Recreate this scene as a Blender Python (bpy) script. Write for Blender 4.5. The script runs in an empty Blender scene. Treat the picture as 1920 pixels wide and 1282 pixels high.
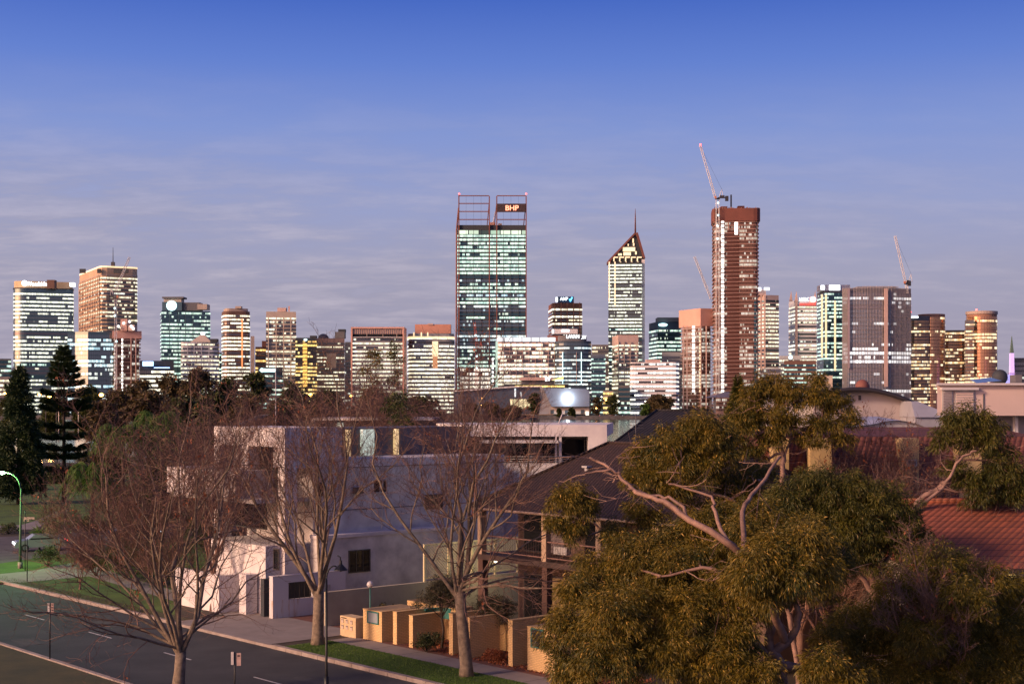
import bpy, math, random
import numpy as np
from mathutils import Vector, noise as mnoise
R_ = math.radians
scene = bpy.context.scene
# ------------------------------------------------------------ camera
F = 2700.0; CH = 13.0; HY = 755.0          # focal length in photo pixels, eye height, horizon row
cam = bpy.data.cameras.new("camera"); co = bpy.data.objects.new("camera", cam); scene.collection.objects.link(co)
co.location = (0, 0, CH); co.rotation_euler = (R_(90), 0, 0)
cam.sensor_width = 36; cam.lens = F/1920*36; cam.shift_y = (HY-641)/1920; cam.clip_start = 0.5; cam.clip_end = 40000
scene.camera = co
# ------------------------------------------------------------ sun (afterglow in the west, behind the camera to the left)
SUN = Vector((-0.86, -0.50, 0.42)).normalized(); GLOW = Vector((-0.86, -0.50, 0.09)).normalized()
sl = bpy.data.lights.new("sun", 'SUN'); sl.energy = 3.7; sl.angle = R_(10); sl.color = (1.0, 0.66, 0.44)
so = bpy.data.objects.new("sun", sl); scene.collection.objects.link(so)
so.rotation_euler = SUN.to_track_quat('Z', 'Y').to_euler()
# ------------------------------------------------------------ world: dusk sky
w = bpy.data.worlds.new("World"); scene.world = w; w.use_nodes = True
nt = w.node_tree; nt.nodes.clear()
class NG:
    """small node-building helper"""
    def __init__(s, tree): s.t = tree
    def n(s, typ, **kw):
        nd = s.t.nodes.new(typ)
        for k, v in kw.items(): setattr(nd, k, v)
        return nd
    def put(s, sock, v):
        if isinstance(v, bpy.types.NodeSocket): s.t.links.new(v, sock)
        elif v is not None: sock.default_value = v
    def m(s, op, a, b=None, c=None, clamp=False):
        nd = s.n('ShaderNodeMath', operation=op); nd.use_clamp = clamp
        s.put(nd.inputs[0], a)
        if b is not None: s.put(nd.inputs[1], b)
        if c is not None: s.put(nd.inputs[2], c)
        return nd.outputs[0]
    def vm(s, op, a, b=None, sc=None):
        nd = s.n('ShaderNodeVectorMath', operation=op); s.put(nd.inputs[0], a)
        if b is not None: s.put(nd.inputs[1], b)
        if sc is not None: s.put(nd.inputs['Scale'], sc)
        return nd.outputs['Value'] if op in ('DOT_PRODUCT', 'LENGTH') else nd.outputs[0]
    def mix(s, f, a, b, mode='MIX'):
        nd = s.n('ShaderNodeMix', data_type='RGBA', blend_type=mode)
        s.put(nd.inputs[0], f); s.put(nd.inputs[6], a); s.put(nd.inputs[7], b)
        return nd.outputs[2]
    def ramp(s, f, stops):
        nd = s.n('ShaderNodeValToRGB'); s.put(nd.inputs[0], f); cr = nd.color_ramp
        while len(cr.elements) < len(stops): cr.elements.new(0.5)
        for e, (p, c) in zip(cr.elements, stops): e.position = p; e.color = (*c, 1)
        return nd.outputs[0]
    def noise(s, vec, scale, detail=3, rough=0.5, dim='3D'):
        nd = s.n('ShaderNodeTexNoise', noise_dimensions=dim); s.put(nd.inputs['Vector'], vec)
        s.put(nd.inputs['Scale'], scale); s.put(nd.inputs['Detail'], detail); s.put(nd.inputs['Roughness'], rough)
        return nd.outputs[0]
    def comb(s, x, y, z=0.0):
        nd = s.n('ShaderNodeCombineXYZ'); s.put(nd.inputs[0], x); s.put(nd.inputs[1], y); s.put(nd.inputs[2], z)
        return nd.outputs[0]
    def sep(s, v):
        nd = s.n('ShaderNodeSeparateXYZ'); s.put(nd.inputs[0], v); return nd.outputs
    def wn(s, v):
        nd = s.n('ShaderNodeTexWhiteNoise', noise_dimensions='3D'); s.put(nd.inputs[0], v); return nd.outputs[0]
g = NG(nt)
tc = g.n('ShaderNodeTexCoord'); dirv = tc.outputs['Generated']
dx, dy, dz = g.sep(dirv)
el = g.m('MAXIMUM', dz, 0.0)
base = g.ramp(g.m('MULTIPLY', el, 2.0), [(0.0, (.335, .30, .375)), (0.08, (.345, .32, .425)), (0.18, (.34, .345, .50)),
        (0.27, (.29, .345, .61)), (0.37, (.205, .295, .65)), (0.46, (.115, .21, .62)), (0.54, (.056, .135, .54)), (1.0, (.03, .065, .24))])
# thin cloud sheet low in the sky
pl = g.comb(g.m('DIVIDE', dx, g.m('ADD', el, .13)), g.m('DIVIDE', dy, g.m('ADD', el, .13)), 0.0)
c1 = g.noise(g.vm('MULTIPLY', pl, (1.0, 1.7, 1.0)), 3.6, 8, .62)
c2 = g.noise(g.vm('MULTIPLY', pl, (.8, 1.0, 1.0)), .75, 3, .5)
cl = g.m('MULTIPLY', g.m('SUBTRACT', c1, .34, clamp=True), g.m('SUBTRACT', c2, .30, clamp=True))
cl = g.m('MULTIPLY', cl, 26.0, clamp=True)
side = g.m('MULTIPLY_ADD', g.m('DIVIDE', dx, g.m('MAXIMUM', g.m('ABSOLUTE', dy), .05)), -1.3, .62, clamp=True)    # heavier to the north-west
band = g.ramp(g.m('MULTIPLY', el, 2.0), [(0, (.35,)*3), (.06, (1,)*3), (.22, (.75,)*3), (.34, (.25,)*3), (.45, (0,)*3)])
cf = g.m('MULTIPLY', g.m('MULTIPLY', cl, band), g.m('MULTIPLY_ADD', side, .75, .25))
veil = g.m('MULTIPLY', band, g.m('MULTIPLY', g.m('MULTIPLY_ADD', side, .65, .35), g.m('MULTIPLY_ADD', c2, 2.2, -.5, clamp=True)))
base = g.mix(g.m('MULTIPLY', veil, .75), base, (.38, .365, .485, 1))
ccol = g.mix(g.m('MULTIPLY_ADD', c1, 2.2, -.75, clamp=True), (.25, .25, .37, 1), (.64, .57, .65, 1))
sky = g.mix(g.m('MULTIPLY', cf, .72), base, ccol)
# afterglow lobe round the set sun
dt = g.vm('DOT_PRODUCT', dirv, tuple(GLOW))
wide = g.m('POWER', g.m('MULTIPLY_ADD', dt, .5, .5, clamp=True), 6.0)
lowb = g.m('SUBTRACT', 1.0, g.m('MULTIPLY', el, .75))
tight = g.m('POWER', g.m('MAXIMUM', dt, 0.0), 28.0)
glow = g.vm('SCALE', g.comb(1.0, .74, .62), sc=g.m('MULTIPLY', wide, g.m('MULTIPLY', lowb, 1.25)))
glow2 = g.vm('SCALE', g.comb(1.0, .46, .20), sc=g.m('MULTIPLY', tight, 13.0))
tot = g.vm('ADD', sky, g.vm('ADD', glow, glow2))
# physically based twilight sky (sun just on the horizon) adds its part of the dome
ns = g.n('ShaderNodeTexSky', sky_type='NISHITA'); ns.sun_disc = False; ns.sun_elevation = R_(1.0)
ns.sun_rotation = math.atan2(SUN.x, SUN.y)
tot = g.vm('ADD', tot, g.vm('SCALE', ns.outputs[0], sc=0.012))
bg = g.n('ShaderNodeBackground'); g.put(bg.inputs[0], tot); bg.inputs[1].default_value = 1.0
wo = g.n('ShaderNodeOutputWorld'); nt.links.new(bg.outputs[0], wo.inputs[0])
scene.view_settings.view_transform = 'Standard'; scene.view_settings.look = 'None'
scene.view_settings.exposure = 0.0; scene.view_settings.gamma = 1.0
scene.cycles.use_denoising = True
scene.cycles.max_bounces = 5; scene.cycles.diffuse_bounces = 2; scene.cycles.glossy_bounces = 3
scene.cycles.caustics_reflective = False; scene.cycles.caustics_refractive = False
scene.cycles.sample_clamp_indirect = 3.0
# ------------------------------------------------------------ helpers
COL = scene.collection
def px(x, Y): return (x-960)/F*Y
def pz(y, Y): return CH+(HY-y)/F*Y
def gp(x, y): Y = CH*F/(y-HY); return ((x-960)/F*Y, Y)
TD = (0.66, -0.751); ND = (0.751, 0.66)          # along the near street / away from it
def S(t, n): return (t*TD[0]+n*ND[0], t*TD[1]+n*ND[1])
WL = {}
def lab(o, label=None, cat=None, group=None, kind=None):
    if label: o['label'] = label
    if cat: o['category'] = cat
    if group: o['group'] = group
    if kind: o['kind'] = kind
    return o
def thing(name, label, cat, loc, group=None):
    o = bpy.data.objects.new(name, None); COL.objects.link(o); o.location = loc; o.empty_display_size = .5
    WL[o.name] = Vector(loc); return lab(o, label, cat, group)
def mesh_np(name, V, Fc, mat):
    """V (n,3), Fc (m,k) arrays -> mesh quickly"""
    me = bpy.data.meshes.new(name); V = np.asarray(V, np.float32); Fc = np.asarray(Fc, np.int32)
    m, k = Fc.shape
    me.vertices.add(len(V)); me.vertices.foreach_set('co', V.ravel())
    me.loops.add(m*k); me.loops.foreach_set('vertex_index', Fc.ravel())
    me.polygons.add(m); me.polygons.foreach_set('loop_start', np.arange(0, m*k, k, dtype=np.int32))
    me.polygons.foreach_set('loop_total', np.full(m, k, np.int32)); me.update(calc_edges=True)
    me.materials.append(mat); return me
def link(name, me, parent=None, loc=(0, 0, 0), label=None, cat=None, group=None, kind=None):
    o = bpy.data.objects.new(name, me); COL.objects.link(o); o.location = loc
    if parent is not None: o.parent = parent
    WL[o.name] = (WL[parent.name] if parent is not None else Vector((0, 0, 0)))+Vector(loc)
    return lab(o, label, cat, group, kind)
class MB:
    def __init__(s): s.v = []; s.f = []; s.u = []; s.sm = []
    def face(s, pts, uv=None, smooth=False):
        b = len(s.v); s.v += [tuple(p) for p in pts]; s.f.append(tuple(range(b, b+len(pts)))); s.u.append(uv); s.sm.append(smooth); return s
    def prism(s, poly, z0, z1, cap=True, top=None, smooth=False):
        n = len(poly); b = len(s.v); tp = top or poly; acc = 0
        s.v += [(x, y, z0) for x, y in poly]+[(x, y, z1) for x, y in tp]
        for i in range(n):
            j = (i+1) % n; L = math.hypot(poly[j][0]-poly[i][0], poly[j][1]-poly[i][1])
            s.f.append((b+i, b+j, b+n+j, b+n+i)); s.u.append(((acc, 0), (acc+L, 0), (acc+L, 1), (acc, 1))); s.sm.append(smooth); acc += L
        if cap:
            s.f.append(tuple(b+n+i for i in range(n))); s.u.append(None); s.sm.append(False)
            s.f.append(tuple(b+n-1-i for i in range(n))); s.u.append(None); s.sm.append(False)
        return s
    def box(s, x0, x1, y0, y1, z0, z1): return s.prism([(x0, y0), (x1, y0), (x1, y1), (x0, y1)], z0, z1)
    def sbox(s, t0, t1, n0, n1, z0, z1): return s.prism([S(t0, n0), S(t1, n0), S(t1, n1), S(t0, n1)], z0, z1)   # box in street axes
    def tube(s, P, rad, n=6, cap=True):
        P = [Vector(p) for p in P]
        if not isinstance(rad, (list, tuple)): rad = [rad]*len(P)
        b = len(s.v); ref = None
        for i, p in enumerate(P):
            d = (P[min(i+1, len(P)-1)]-P[max(i-1, 0)]); d = d.normalized() if d.length > 1e-9 else Vector((0, 0, 1))
            if ref is None: ref = Vector((1, 0, 0)) if abs(d.x) < .8 else Vector((0, 1, 0))
            a = (ref-d*ref.dot(d)).normalized(); ref = a; c = d.cross(a)
            for k in range(n):
                t = 2*math.pi*k/n; q = p+(a*math.cos(t)+c*math.sin(t))*rad[i]; s.v.append(tuple(q))
        for i in range(len(P)-1):
            for k in range(n):
                k2 = (k+1) % n; s.f.append((b+i*n+k, b+i*n+k2, b+(i+1)*n+k2, b+(i+1)*n+k)); s.u.append(None); s.sm.append(n > 4)
        if cap and n > 2:
            e = b+(len(P)-1)*n
            s.f.append(tuple(e+k for k in range(n))); s.u.append(None); s.sm.append(False)
            s.f.append(tuple(b+n-1-k for k in range(n))); s.u.append(None); s.sm.append(False)
        return s
    def ball(s, c, r, sz=1.0, nu=12, nv=8):
        b = len(s.v)
        for j in range(nv+1):
            th = math.pi*j/nv
            for i in range(nu):
                ph = 2*math.pi*i/nu; s.v.append((c[0]+r*math.sin(th)*math.cos(ph), c[1]+r*math.sin(th)*math.sin(ph), c[2]-r*sz*math.cos(th)))
        for j in range(nv):
            for i in range(nu):
                i2 = (i+1) % nu; s.f.append((b+j*nu+i, b+j*nu+i2, b+(j+1)*nu+i2, b+(j+1)*nu+i)); s.u.append(None); s.sm.append(True)
        return s
    def mesh(s, name, mat, off=(0, 0, 0)):
        V = np.array(s.v, np.float64)-np.array(off)
        me = bpy.data.meshes.new(name); me.from_pydata(V.tolist(), [], s.f)
        me.polygons.foreach_set('use_smooth', s.sm)
        uv = me.uv_layers.new(name='UVMap').data; k = 0
        for f, u in zip(s.f, s.u):
            if u is not None:
                for q, c in enumerate(u): uv[k+q].uv = c
            k += len(f)
        me.materials.append(mat); me.update(); return me
    def build(s, name, mat, parent=None, **kw):
        if parent is not None: o = WL[parent.name]; return link(name, s.mesh(name, mat, o), parent, (0, 0, 0), **kw)
        V = np.array(s.v); mn = V.min(0); mx = V.max(0); o = Vector(((mn[0]+mx[0])/2, (mn[1]+mx[1])/2, mn[2]))
        return link(name, s.mesh(name, mat, o), None, o, **kw)
# ------------------------------------------------------------ materials
MC = {}
def mat(name, col, rough=.7, var=.15, vs=1.0, col2=None, bump=0.0, bs=20.0, metal=0.0, spec=.5, emit=None, es=0.0, coat=0.0, detail=5):
    if name in MC: return MC[name]
    m = bpy.data.materials.new(name); m.use_nodes = True; t = m.node_tree; g = NG(t)
    b = t.nodes['Principled BSDF']; b.inputs['Roughness'].default_value = rough; b.inputs['Metallic'].default_value = metal
    b.inputs['Specular IOR Level'].default_value = spec; b.inputs['Coat Weight'].default_value = coat
    tcn = g.n('ShaderNodeTexCoord').outputs['Object']
    nz = g.noise(tcn, vs, detail, .6)
    c2 = col2 or tuple(c*(1-var*1.6) for c in col)
    f = g.m('MULTIPLY_ADD', nz, 2.6, -.8, clamp=True)
    g.put(b.inputs['Base Color'], g.mix(f, (*c2, 1), (*tuple(min(1, c*(1+(var if not col2 else 0))) for c in col), 1)))
    if bump:
        bn = g.n('ShaderNodeBump'); bn.inputs['Strength'].default_value = min(1, bump); bn.inputs['Distance'].default_value = .03
        g.put(bn.inputs['Height'], g.noise(tcn, bs, 4)); g.put(b.inputs['Normal'], bn.outputs[0])
    if emit:
        b.inputs['Emission Color'].default_value = (*emit, 1); b.inputs['Emission Strength'].default_value = es
    m.cycles.emission_sampling = 'NONE' if emit is None or es < 15 else 'AUTO'
    MC[name] = m; return m
def glow(name, col, s): return mat(name, (.5, .5, .5), .5, emit=col, es=s)
def winmat(name, lit, ca, cb, st=1.1, pw=1.5, gw=9.0, glass=(.10, .13, .15), metal=.7, rough=.12, h0=.30, frame=(.03, .03, .035)):
    """office glazing: some bays lit from inside, bright at the ceiling, broken by furniture and blinds below"""
    if name in MC: return MC[name]
    m = bpy.data.materials.new(name); m.use_nodes = True; t = m.node_tree; g = NG(t); b = t.nodes['Principled BSDF']
    u, v, _ = g.sep(g.n('ShaderNodeUVMap').outputs[0])
    loc = g.n('ShaderNodeObjectInfo').outputs['Location']
    seed = g.vm('DOT_PRODUCT', loc, (.137, .0713, .7317))
    run = g.noise(g.comb(g.m('MULTIPLY', u, .055), g.m('MULTIPLY', seed, 3.7), 0.0), 1.0, 2, .5)
    sto = g.wn(g.comb(seed, 3.1, 0.0)); grp = g.wn(g.comb(g.m('FLOOR', g.m('DIVIDE', u, gw)), seed, 7.7))
    pq = g.wn(g.comb(g.m('FLOOR', g.m('DIVIDE', u, pw*1.7)), seed, 4.4))
    sc = g.m('ADD', g.m('MULTIPLY', run, .9), g.m('ADD', g.m('MULTIPLY', sto, .42), g.m('ADD', g.m('MULTIPLY', grp, .12), g.m('MULTIPLY', pq, .16))))
    thr = {.9: .58, .8: .66, .7: .71, .6: .76, .5: .80, .4: .84, .3: .90, .2: .96, .1: 1.03, .0: 3}[lit]
    on = g.m('GREATER_THAN', sc, thr)
    pn = g.wn(g.comb(g.m('FLOOR', g.m('DIVIDE', u, pw)), seed, 1.3))
    fur = g.noise(g.comb(g.m('MULTIPLY', u, .55), g.m('MULTIPLY', v, 2.0), seed), 1.6, 3, .7)
    vv = g.m('SUBTRACT', v, g.m('MULTIPLY', g.m('SUBTRACT', fur, .35), h0*2.4))
    body = g.m('MULTIPLY', g.m('SUBTRACT', vv, h0*.2), 5.0, clamp=True)
    mul = g.m('GREATER_THAN', g.m('FRACT', g.m('DIVIDE', u, pw)), .09)
    e = g.m('MULTIPLY', g.m('MULTIPLY', on, body), g.m('MULTIPLY', mul, g.m('MULTIPLY_ADD', pn, .6, .40)))
    few = g.m('MULTIPLY', g.m('GREATER_THAN', pn, .965), g.m('MULTIPLY', body, .45))      # odd lit pane on dark floors
    e = g.m('MAXIMUM', e, few)
    col = g.mix(g.m('MULTIPLY_ADD', grp, .7, g.m('MULTIPLY', pn, .3)), (*ca, 1), (*cb, 1))
    g.put(b.inputs['Emission Color'], col); g.put(b.inputs['Emission Strength'], g.m('MULTIPLY', e, st*1.6))
    g.put(b.inputs['Base Color'], g.mix(mul, (*frame, 1), (*glass, 1)))
    b.inputs['Metallic'].default_value = metal; b.inputs['Roughness'].default_value = rough
    m.cycles.emission_sampling = 'NONE'; MC[name] = m; return m
GRN = (.78, 1.0, .80); COOL = (.85, 1.0, .95); WARM = (1.0, .80, .50); WW = (1.0, .92, .70); YEL = (1.0, .66, .22); WHT = (1.0, .97, .90)
wG = winmat('glazing_green', .8, (.62, .95, .80), (.85, 1, .78), 1.1, 1.6, 11, (.07, .12, .14))
wG2 = winmat('glazing_green_half', .6, (.60, .95, .85), (.9, 1, .75), 1.1, 1.6, 11, (.05, .10, .12))
wL = winmat('glazing_pale', .8, (.95, 1, .75), (1, .98, .80), 1.2, 1.4, 10, (.17, .19, .19))
wW = winmat('glazing_warm', .7, (1, .85, .55), (1, .95, .72), 1.2, 1.5, 9, (.12, .11, .12))
wW5 = winmat('glazing_warm_half', .5, (1, .80, .48), (1, .95, .70), 1.2, 1.5, 9, (.12, .10, .10))
wWd = winmat('glazing_warm_dense', .9, (1, .88, .60), (1, .97, .80), 1.45, 2.2, 16, (.18, .15, .15), h0=.12)
wY = winmat('glazing_yellow', .6, (1, .55, .12), (1, .75, .30), 1.3, 2.6, 2.6, (.06, .05, .05), h0=.15)
wB = winmat('glazing_blue', .3, (.5, .85, 1), (.85, 1, .95), 1.0, 2.0, 5, (.14, .17, .20), .8, .06)
wB5 = winmat('glazing_blue_half', .5, (.65, .9, 1), (1, .98, .8), 1.1, 1.7, 6, (.12, .15, .18), .75, .08)
wD = winmat('glazing_dark', .2, (1, .9, .65), (.9, 1, .9), 1.0, 2.0, 6, (.12, .11, .13), .5)
wS = winmat('glazing_screen', .1, (.95, .95, 1), (1, .95, .85), 1.0, 3.0, 12, (.27, .27, .30), .6, .25)
wSx = winmat('glazing_screen_lit', .9, (.95, .95, 1), (1, .97, .9), 1.3, 3.0, 25, (.26, .23, .27), .35, .3, h0=.08)
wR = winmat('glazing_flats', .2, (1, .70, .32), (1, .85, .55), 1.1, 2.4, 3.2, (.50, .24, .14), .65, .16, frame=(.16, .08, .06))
wC = winmat('site_floor_opening', .4, (1, .85, .62), (1, .95, .85), .55, 1.5, 1.5, (.12, .06, .05), .0, .7, frame=(.22, .11, .09))
wCl = winmat('site_floor_lit', .7, (1, .84, .62), (1, .95, .85), 1.3, 4.0, 4.0, (.12, .07, .055), .0, .7, frame=(.25, .12, .1))
def conc(n, c, **k): return mat(n, c, .75, .10, .05, **k)
cGrey = conc('grey_concrete', (.30, .28, .30)); cTan = conc('tan_concrete', (.42, .32, .27)); cPink = conc('pink_concrete', (.52, .36, .32))
cWhite = conc('white_cladding', (.62, .58, .60)); cDark = conc('dark_cladding', (.035, .04, .05)); cBrown = conc('brown_cladding', (.13, .065, .05))
cBeige = conc('beige_stone', (.50, .40, .33)); cTeal = mat('teal_cladding', (.10, .14, .155), .2, .08, .05, metal=.75); cMaroon = conc('maroon_steel', (.20, .07, .055))
cMid = conc('mid_grey_cladding', (.13, .12, .13)); cRust = conc('rust_formwork', (.17, .055, .04)); cSlab = conc('raw_slab_edge', (.42, .24, .20)); cSalm = conc('salmon_mesh', (.62, .33, .26))
gWhite = glow('lit_sign_white', (.9, .97, 1), 3.0); gBlue = glow('lit_sign_blue', (.25, .5, 1), 3.5); gRed = glow('lit_sign_red', (1, .10, .05), 3.0)
gGold = glow('lit_gold_strip', (1, .68, .34), 1.25); gWork = glow('work_light', (1, .95, .88), 3.0); gCool = glow('lit_sign_cool', (.6, 1, 1), 2.6)
gOr = glow('sodium_lamp', (1, .45, .08), 14.0); gYel = glow('lit_yellow_beam', (1, .85, .1), 1.3); gPurp = glow('lit_purple', (.55, .30, 1), .9)
gLB = glow('lit_blue_glass', (.12, .22, 1), .9); gRedS = glow('red_beacon', (1, .05, .04), 6.0); gText = glow('red_sign_letters', (1, .22, .10), 3.2)
steel = mat('dark_steel', (.05, .045, .05), .5, .1, .3, metal=.3); craneW = mat('crane_white_paint', (.66, .62, .62), .5, .1, .3); craneR = mat('crane_red_paint', (.55, .10, .05), .5, .1, .3)
# ============================================================ river, shores, far bank
def sheet(name, poly, z, m, **kw):
    b = MB(); b.face([(x, y, z) for x, y in poly]); return b.build(name, m, **kw)
mW = bpy.data.materials.new('river_water'); mW.use_nodes = True; g = NG(mW.node_tree); b_ = mW.node_tree.nodes['Principled BSDF']
b_.inputs['Base Color'].default_value = (.012, .016, .025, 1); b_.inputs['Roughness'].default_value = .10; b_.inputs['IOR'].default_value = 1.33
b_.inputs['Specular IOR Level'].default_value = 1.0
bn = g.n('ShaderNodeBump'); bn.inputs['Strength'].default_value = .30; bn.inputs['Distance'].default_value = .25
g.put(bn.inputs['Height'], g.noise(g.vm('MULTIPLY', g.n('ShaderNodeTexCoord').outputs['Object'], (.25, .9, 1)), 1.0, 3)); g.put(b_.inputs['Normal'], bn.outputs[0])
sheet('river', [(-9000, 200), (9000, 200), (9000, 1400), (-9000, 1400)], -1.6, mW, kind='structure')
mGr = mat('grass', (.085, .15, .018), .9, .3, .35, col2=(.035, .065, .010), bump=.6, bs=30)
mGrD = mat('winter_grass', (.075, .065, .022), .9, .3, .5, col2=(.035, .038, .014), bump=.6, bs=30)
mSoil = mat('garden_soil', (.045, .03, .022), .95, .3, .5, bump=.5, bs=8)
mFar = mat('far_ground', (.06, .055, .045), .9, .3, .02)
def slab(name, poly, z0, z1, m, **kw): return MB().prism(poly, z0, z1).build(name, m, **kw)
slab('far_shore', [(-9000, 1300), (9000, 1300), (9000, 14000), (-9000, 14000)], -3, 0.8, mFar, kind='structure')
slab('ground', [(-600, -60), (600, -60), (600, 330), (150, 330), (-40, 322), (-90, 318), (-600, 312)], -4, -0.03, mSoil, kind='structure')
slab('foreshore', [(-900, 655), (-40, 640), (10, 700), (10, 1020), (-900, 1020)], -3, 0.0, mGr, kind='structure')
MB().prism([(-900, 652.5), (-41, 637.5), (-40, 639.6), (-900, 654.6)], -3, .5).build('river_wall', mat('wall_stone', (.10, .085, .07), .9, .3, .4), label='low dark stone river wall in front of the far left lawn', cat='wall')
MB().box(-600, 900, 1297, 1299.7, -3, 1.5).build('quay_wall', mat('quay_stone', (.12, .11, .11), .9, .3, .4), label='long low quay wall along the far bank below the convention centre', cat='wall')
mAsF = mat('far_asphalt', (.05, .05, .052), .8, .2, .1)
slab('road_far', [(-900, 1306), (900, 1306), (900, 1322), (-900, 1322)], .5, .85, mAsF, kind='structure')
slab('road_foreshore', [(-900, 745), (-40, 730), (-40, 742), (-900, 757)], -.5, .05, mAsF, kind='structure')
# ============================================================ city helpers
def ray(x):
    v = Vector(((x-960)/F, 1.0)).normalized(); return v, Vector((v.y, -v.x))        # forward, right
def hit(C, d, x):
    m_ = (x-960)/F; k = (m_*C.y-C.x)/(d.x-m_*d.y); return C+d*k
def fpr(x0, x1, D, dep=32, yaw=0):
    """rectangle seen square-on between photo columns x0 and x1"""
    f, r = ray((x0+x1)/2); a = R_(yaw); r2 = r*math.cos(a)+f*math.sin(a); f2 = f*math.cos(a)-r*math.sin(a)
    C = Vector((px(x0, D), D)); Q = hit(C, r2, x1); return [tuple(C), tuple(Q), tuple(Q+f2*dep), tuple(C+f2*dep)]
def fpc(x0, xc, x1, D, a=25):
    """rectangle with its near corner at column xc; left face x0..xc, right face xc..x1"""
    f, r = ray((x0+x1)/2); a = R_(a); C = Vector((px(xc, D), D))
    Q = hit(C, r*math.cos(a)+f*math.sin(a), x1); L = hit(C, -r*math.sin(a)+f*math.cos(a), x0)
    return [tuple(L), tuple(C), tuple(Q), tuple(Q+L-C)]
def circ(x0, x1, D, n=28, sq=1.0):
    c = px((x0+x1)/2, D); r = (x1-x0)/2*D/F
    return [(c+r*math.cos(2*math.pi*i/n), D+r*sq*math.sin(2*math.pi*i/n)) for i in range(n)]
def rnd(poly, r, seg=5):
    out = []; n = len(poly)
    for i in range(n):
        p = Vector(poly[i]); a = Vector(poly[i-1])-p; b = Vector(poly[(i+1) % n])-p; rr = min(r, a.length*.48, b.length*.48)
        p0 = p+a.normalized()*rr; p1 = p+b.normalized()*rr
        for k in range(seg+1):
            t = k/seg; out.append(tuple(p0*(1-t)**2+p*2*t*(1-t)+p1*t*t))
    return out
def off(poly, d):
    n = len(poly); out = []
    for i in range(n):
        p = Vector(poly[i]); a = (p-Vector(poly[i-1])).normalized(); b = (Vector(poly[(i+1) % n])-p).normalized()
        na = Vector((a.y, -a.x)); nb = Vector((b.y, -b.x)); s = (na+nb); s = s/max(.3, s.dot(na)) if s.length > 1e-6 else na
        out.append(tuple(p+s*d))
    return out
def bands(root, poly, z0, z1, fh, wm, proud=.25, frac=.62, name='window_band', skip=(), alt=None):
    """one glazed storey is one part; the storeys share a mesh"""
    o = WL[root.name]; P = [(x-o.x, y-o.y) for x, y in off(poly, proud)]
    src = MB().prism(P, 0, fh*frac); me = None; k = 0; z = z0
    while z+fh*frac < z1 and k < 95:
        if k not in skip:
            mm = wm
            if alt and k in alt: mm = alt[k]
            key = mm.name
            if me is None: me = {}
            if key not in me: me[key] = src.mesh(name, mm)
            b = bpy.data.objects.new(name, me[key]); COL.objects.link(b); b.parent = root; b.location = (0, 0, z-o.z)
        z += fh; k += 1
def tower(label, poly, D, ytop, wm, wall, fh=4.0, z0=2.0, yb=None, top=None, frac=.62, proud=.25, cat='office tower', skip=(), alt=None, name='office_tower', group=None):
    cx = sum(p[0] for p in poly)/len(poly); cy = sum(p[1] for p in poly)/len(poly)
    root = thing(name, label, cat, (cx, cy, .8), group); zt = pz(ytop, D)
    MB().prism(poly, .8, zt).build('wall', wall, root)
    if wm: bands(root, poly, z0, pz(yb, D) if yb else zt-1.0, fh, wm, proud, frac, skip=skip, alt=alt)
    return root
def vfin(root, poly_or_x, D, y0, y1, wpx, m, dep=1.0, name='fin', front=.6):
    """vertical strip standing on a facade at photo column x"""
    x = poly_or_x; MB().box(px(x-wpx/2, D), px(x+wpx/2, D), D-front, D-front+dep, pz(y1, D), pz(y0, D)).build(name, m, root)
def blk(root, x0, x1, y0, y1, D, m, dep=12, name='roof_plant', front=0.0):
    return MB().box(px(x0, D), px(x1, D), D-front, D-front+dep, pz(y1, D), pz(y0, D)).build(name, m, root)
def text(root, s, x0, x1, yc, D, m, name='sign_letters', hpx=None):
    cu = bpy.data.curves.new('t', 'FONT'); cu.body = s; cu.align_x = 'CENTER'; cu.align_y = 'CENTER'; cu.extrude = .15; cu.offset = .012
    to = bpy.data.objects.new('t', cu); COL.objects.link(to); bpy.context.view_layer.update()
    wd = to.dimensions.x; me = bpy.data.meshes.new_from_object(to.evaluated_get(bpy.context.evaluated_depsgraph_get())); bpy.data.objects.remove(to)
    sc = (x1-x0)*D/F/wd; me.materials.clear(); me.materials.append(m)
    o = WL[root.name]; ob = link(name, me, root, (px((x0+x1)/2, D)-o.x, D-o.y, pz(yc, D)-o.z))
    ob.rotation_euler = (R_(90), 0, 0); ob.scale = (sc, sc if hpx is None else hpx*D/F/.72, 1); return ob
def lattice(b, A, B, w, n=10, r=.12):
    """square lattice boom from A to B"""
    A = Vector(A); B = Vector(B); d = (B-A).normalized(); s = d.cross(Vector((0, 1, 0))).normalized(); q = d.cross(s)
    cs = [(s*i+q*j)*w/2 for i, j in ((-1, -1), (1, -1), (1, 1), (-1, 1))]
    for c in cs: b.tube([A+c, B+c], r, 4)
    for k in range(n):
        p = A.lerp(B, k/n); p2 = A.lerp(B, (k+1)/n)
        for i in range(4):
            b.tube([p+cs[i], p2+cs[(i+1) % 4]], r*.6, 3, cap=False)
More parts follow.
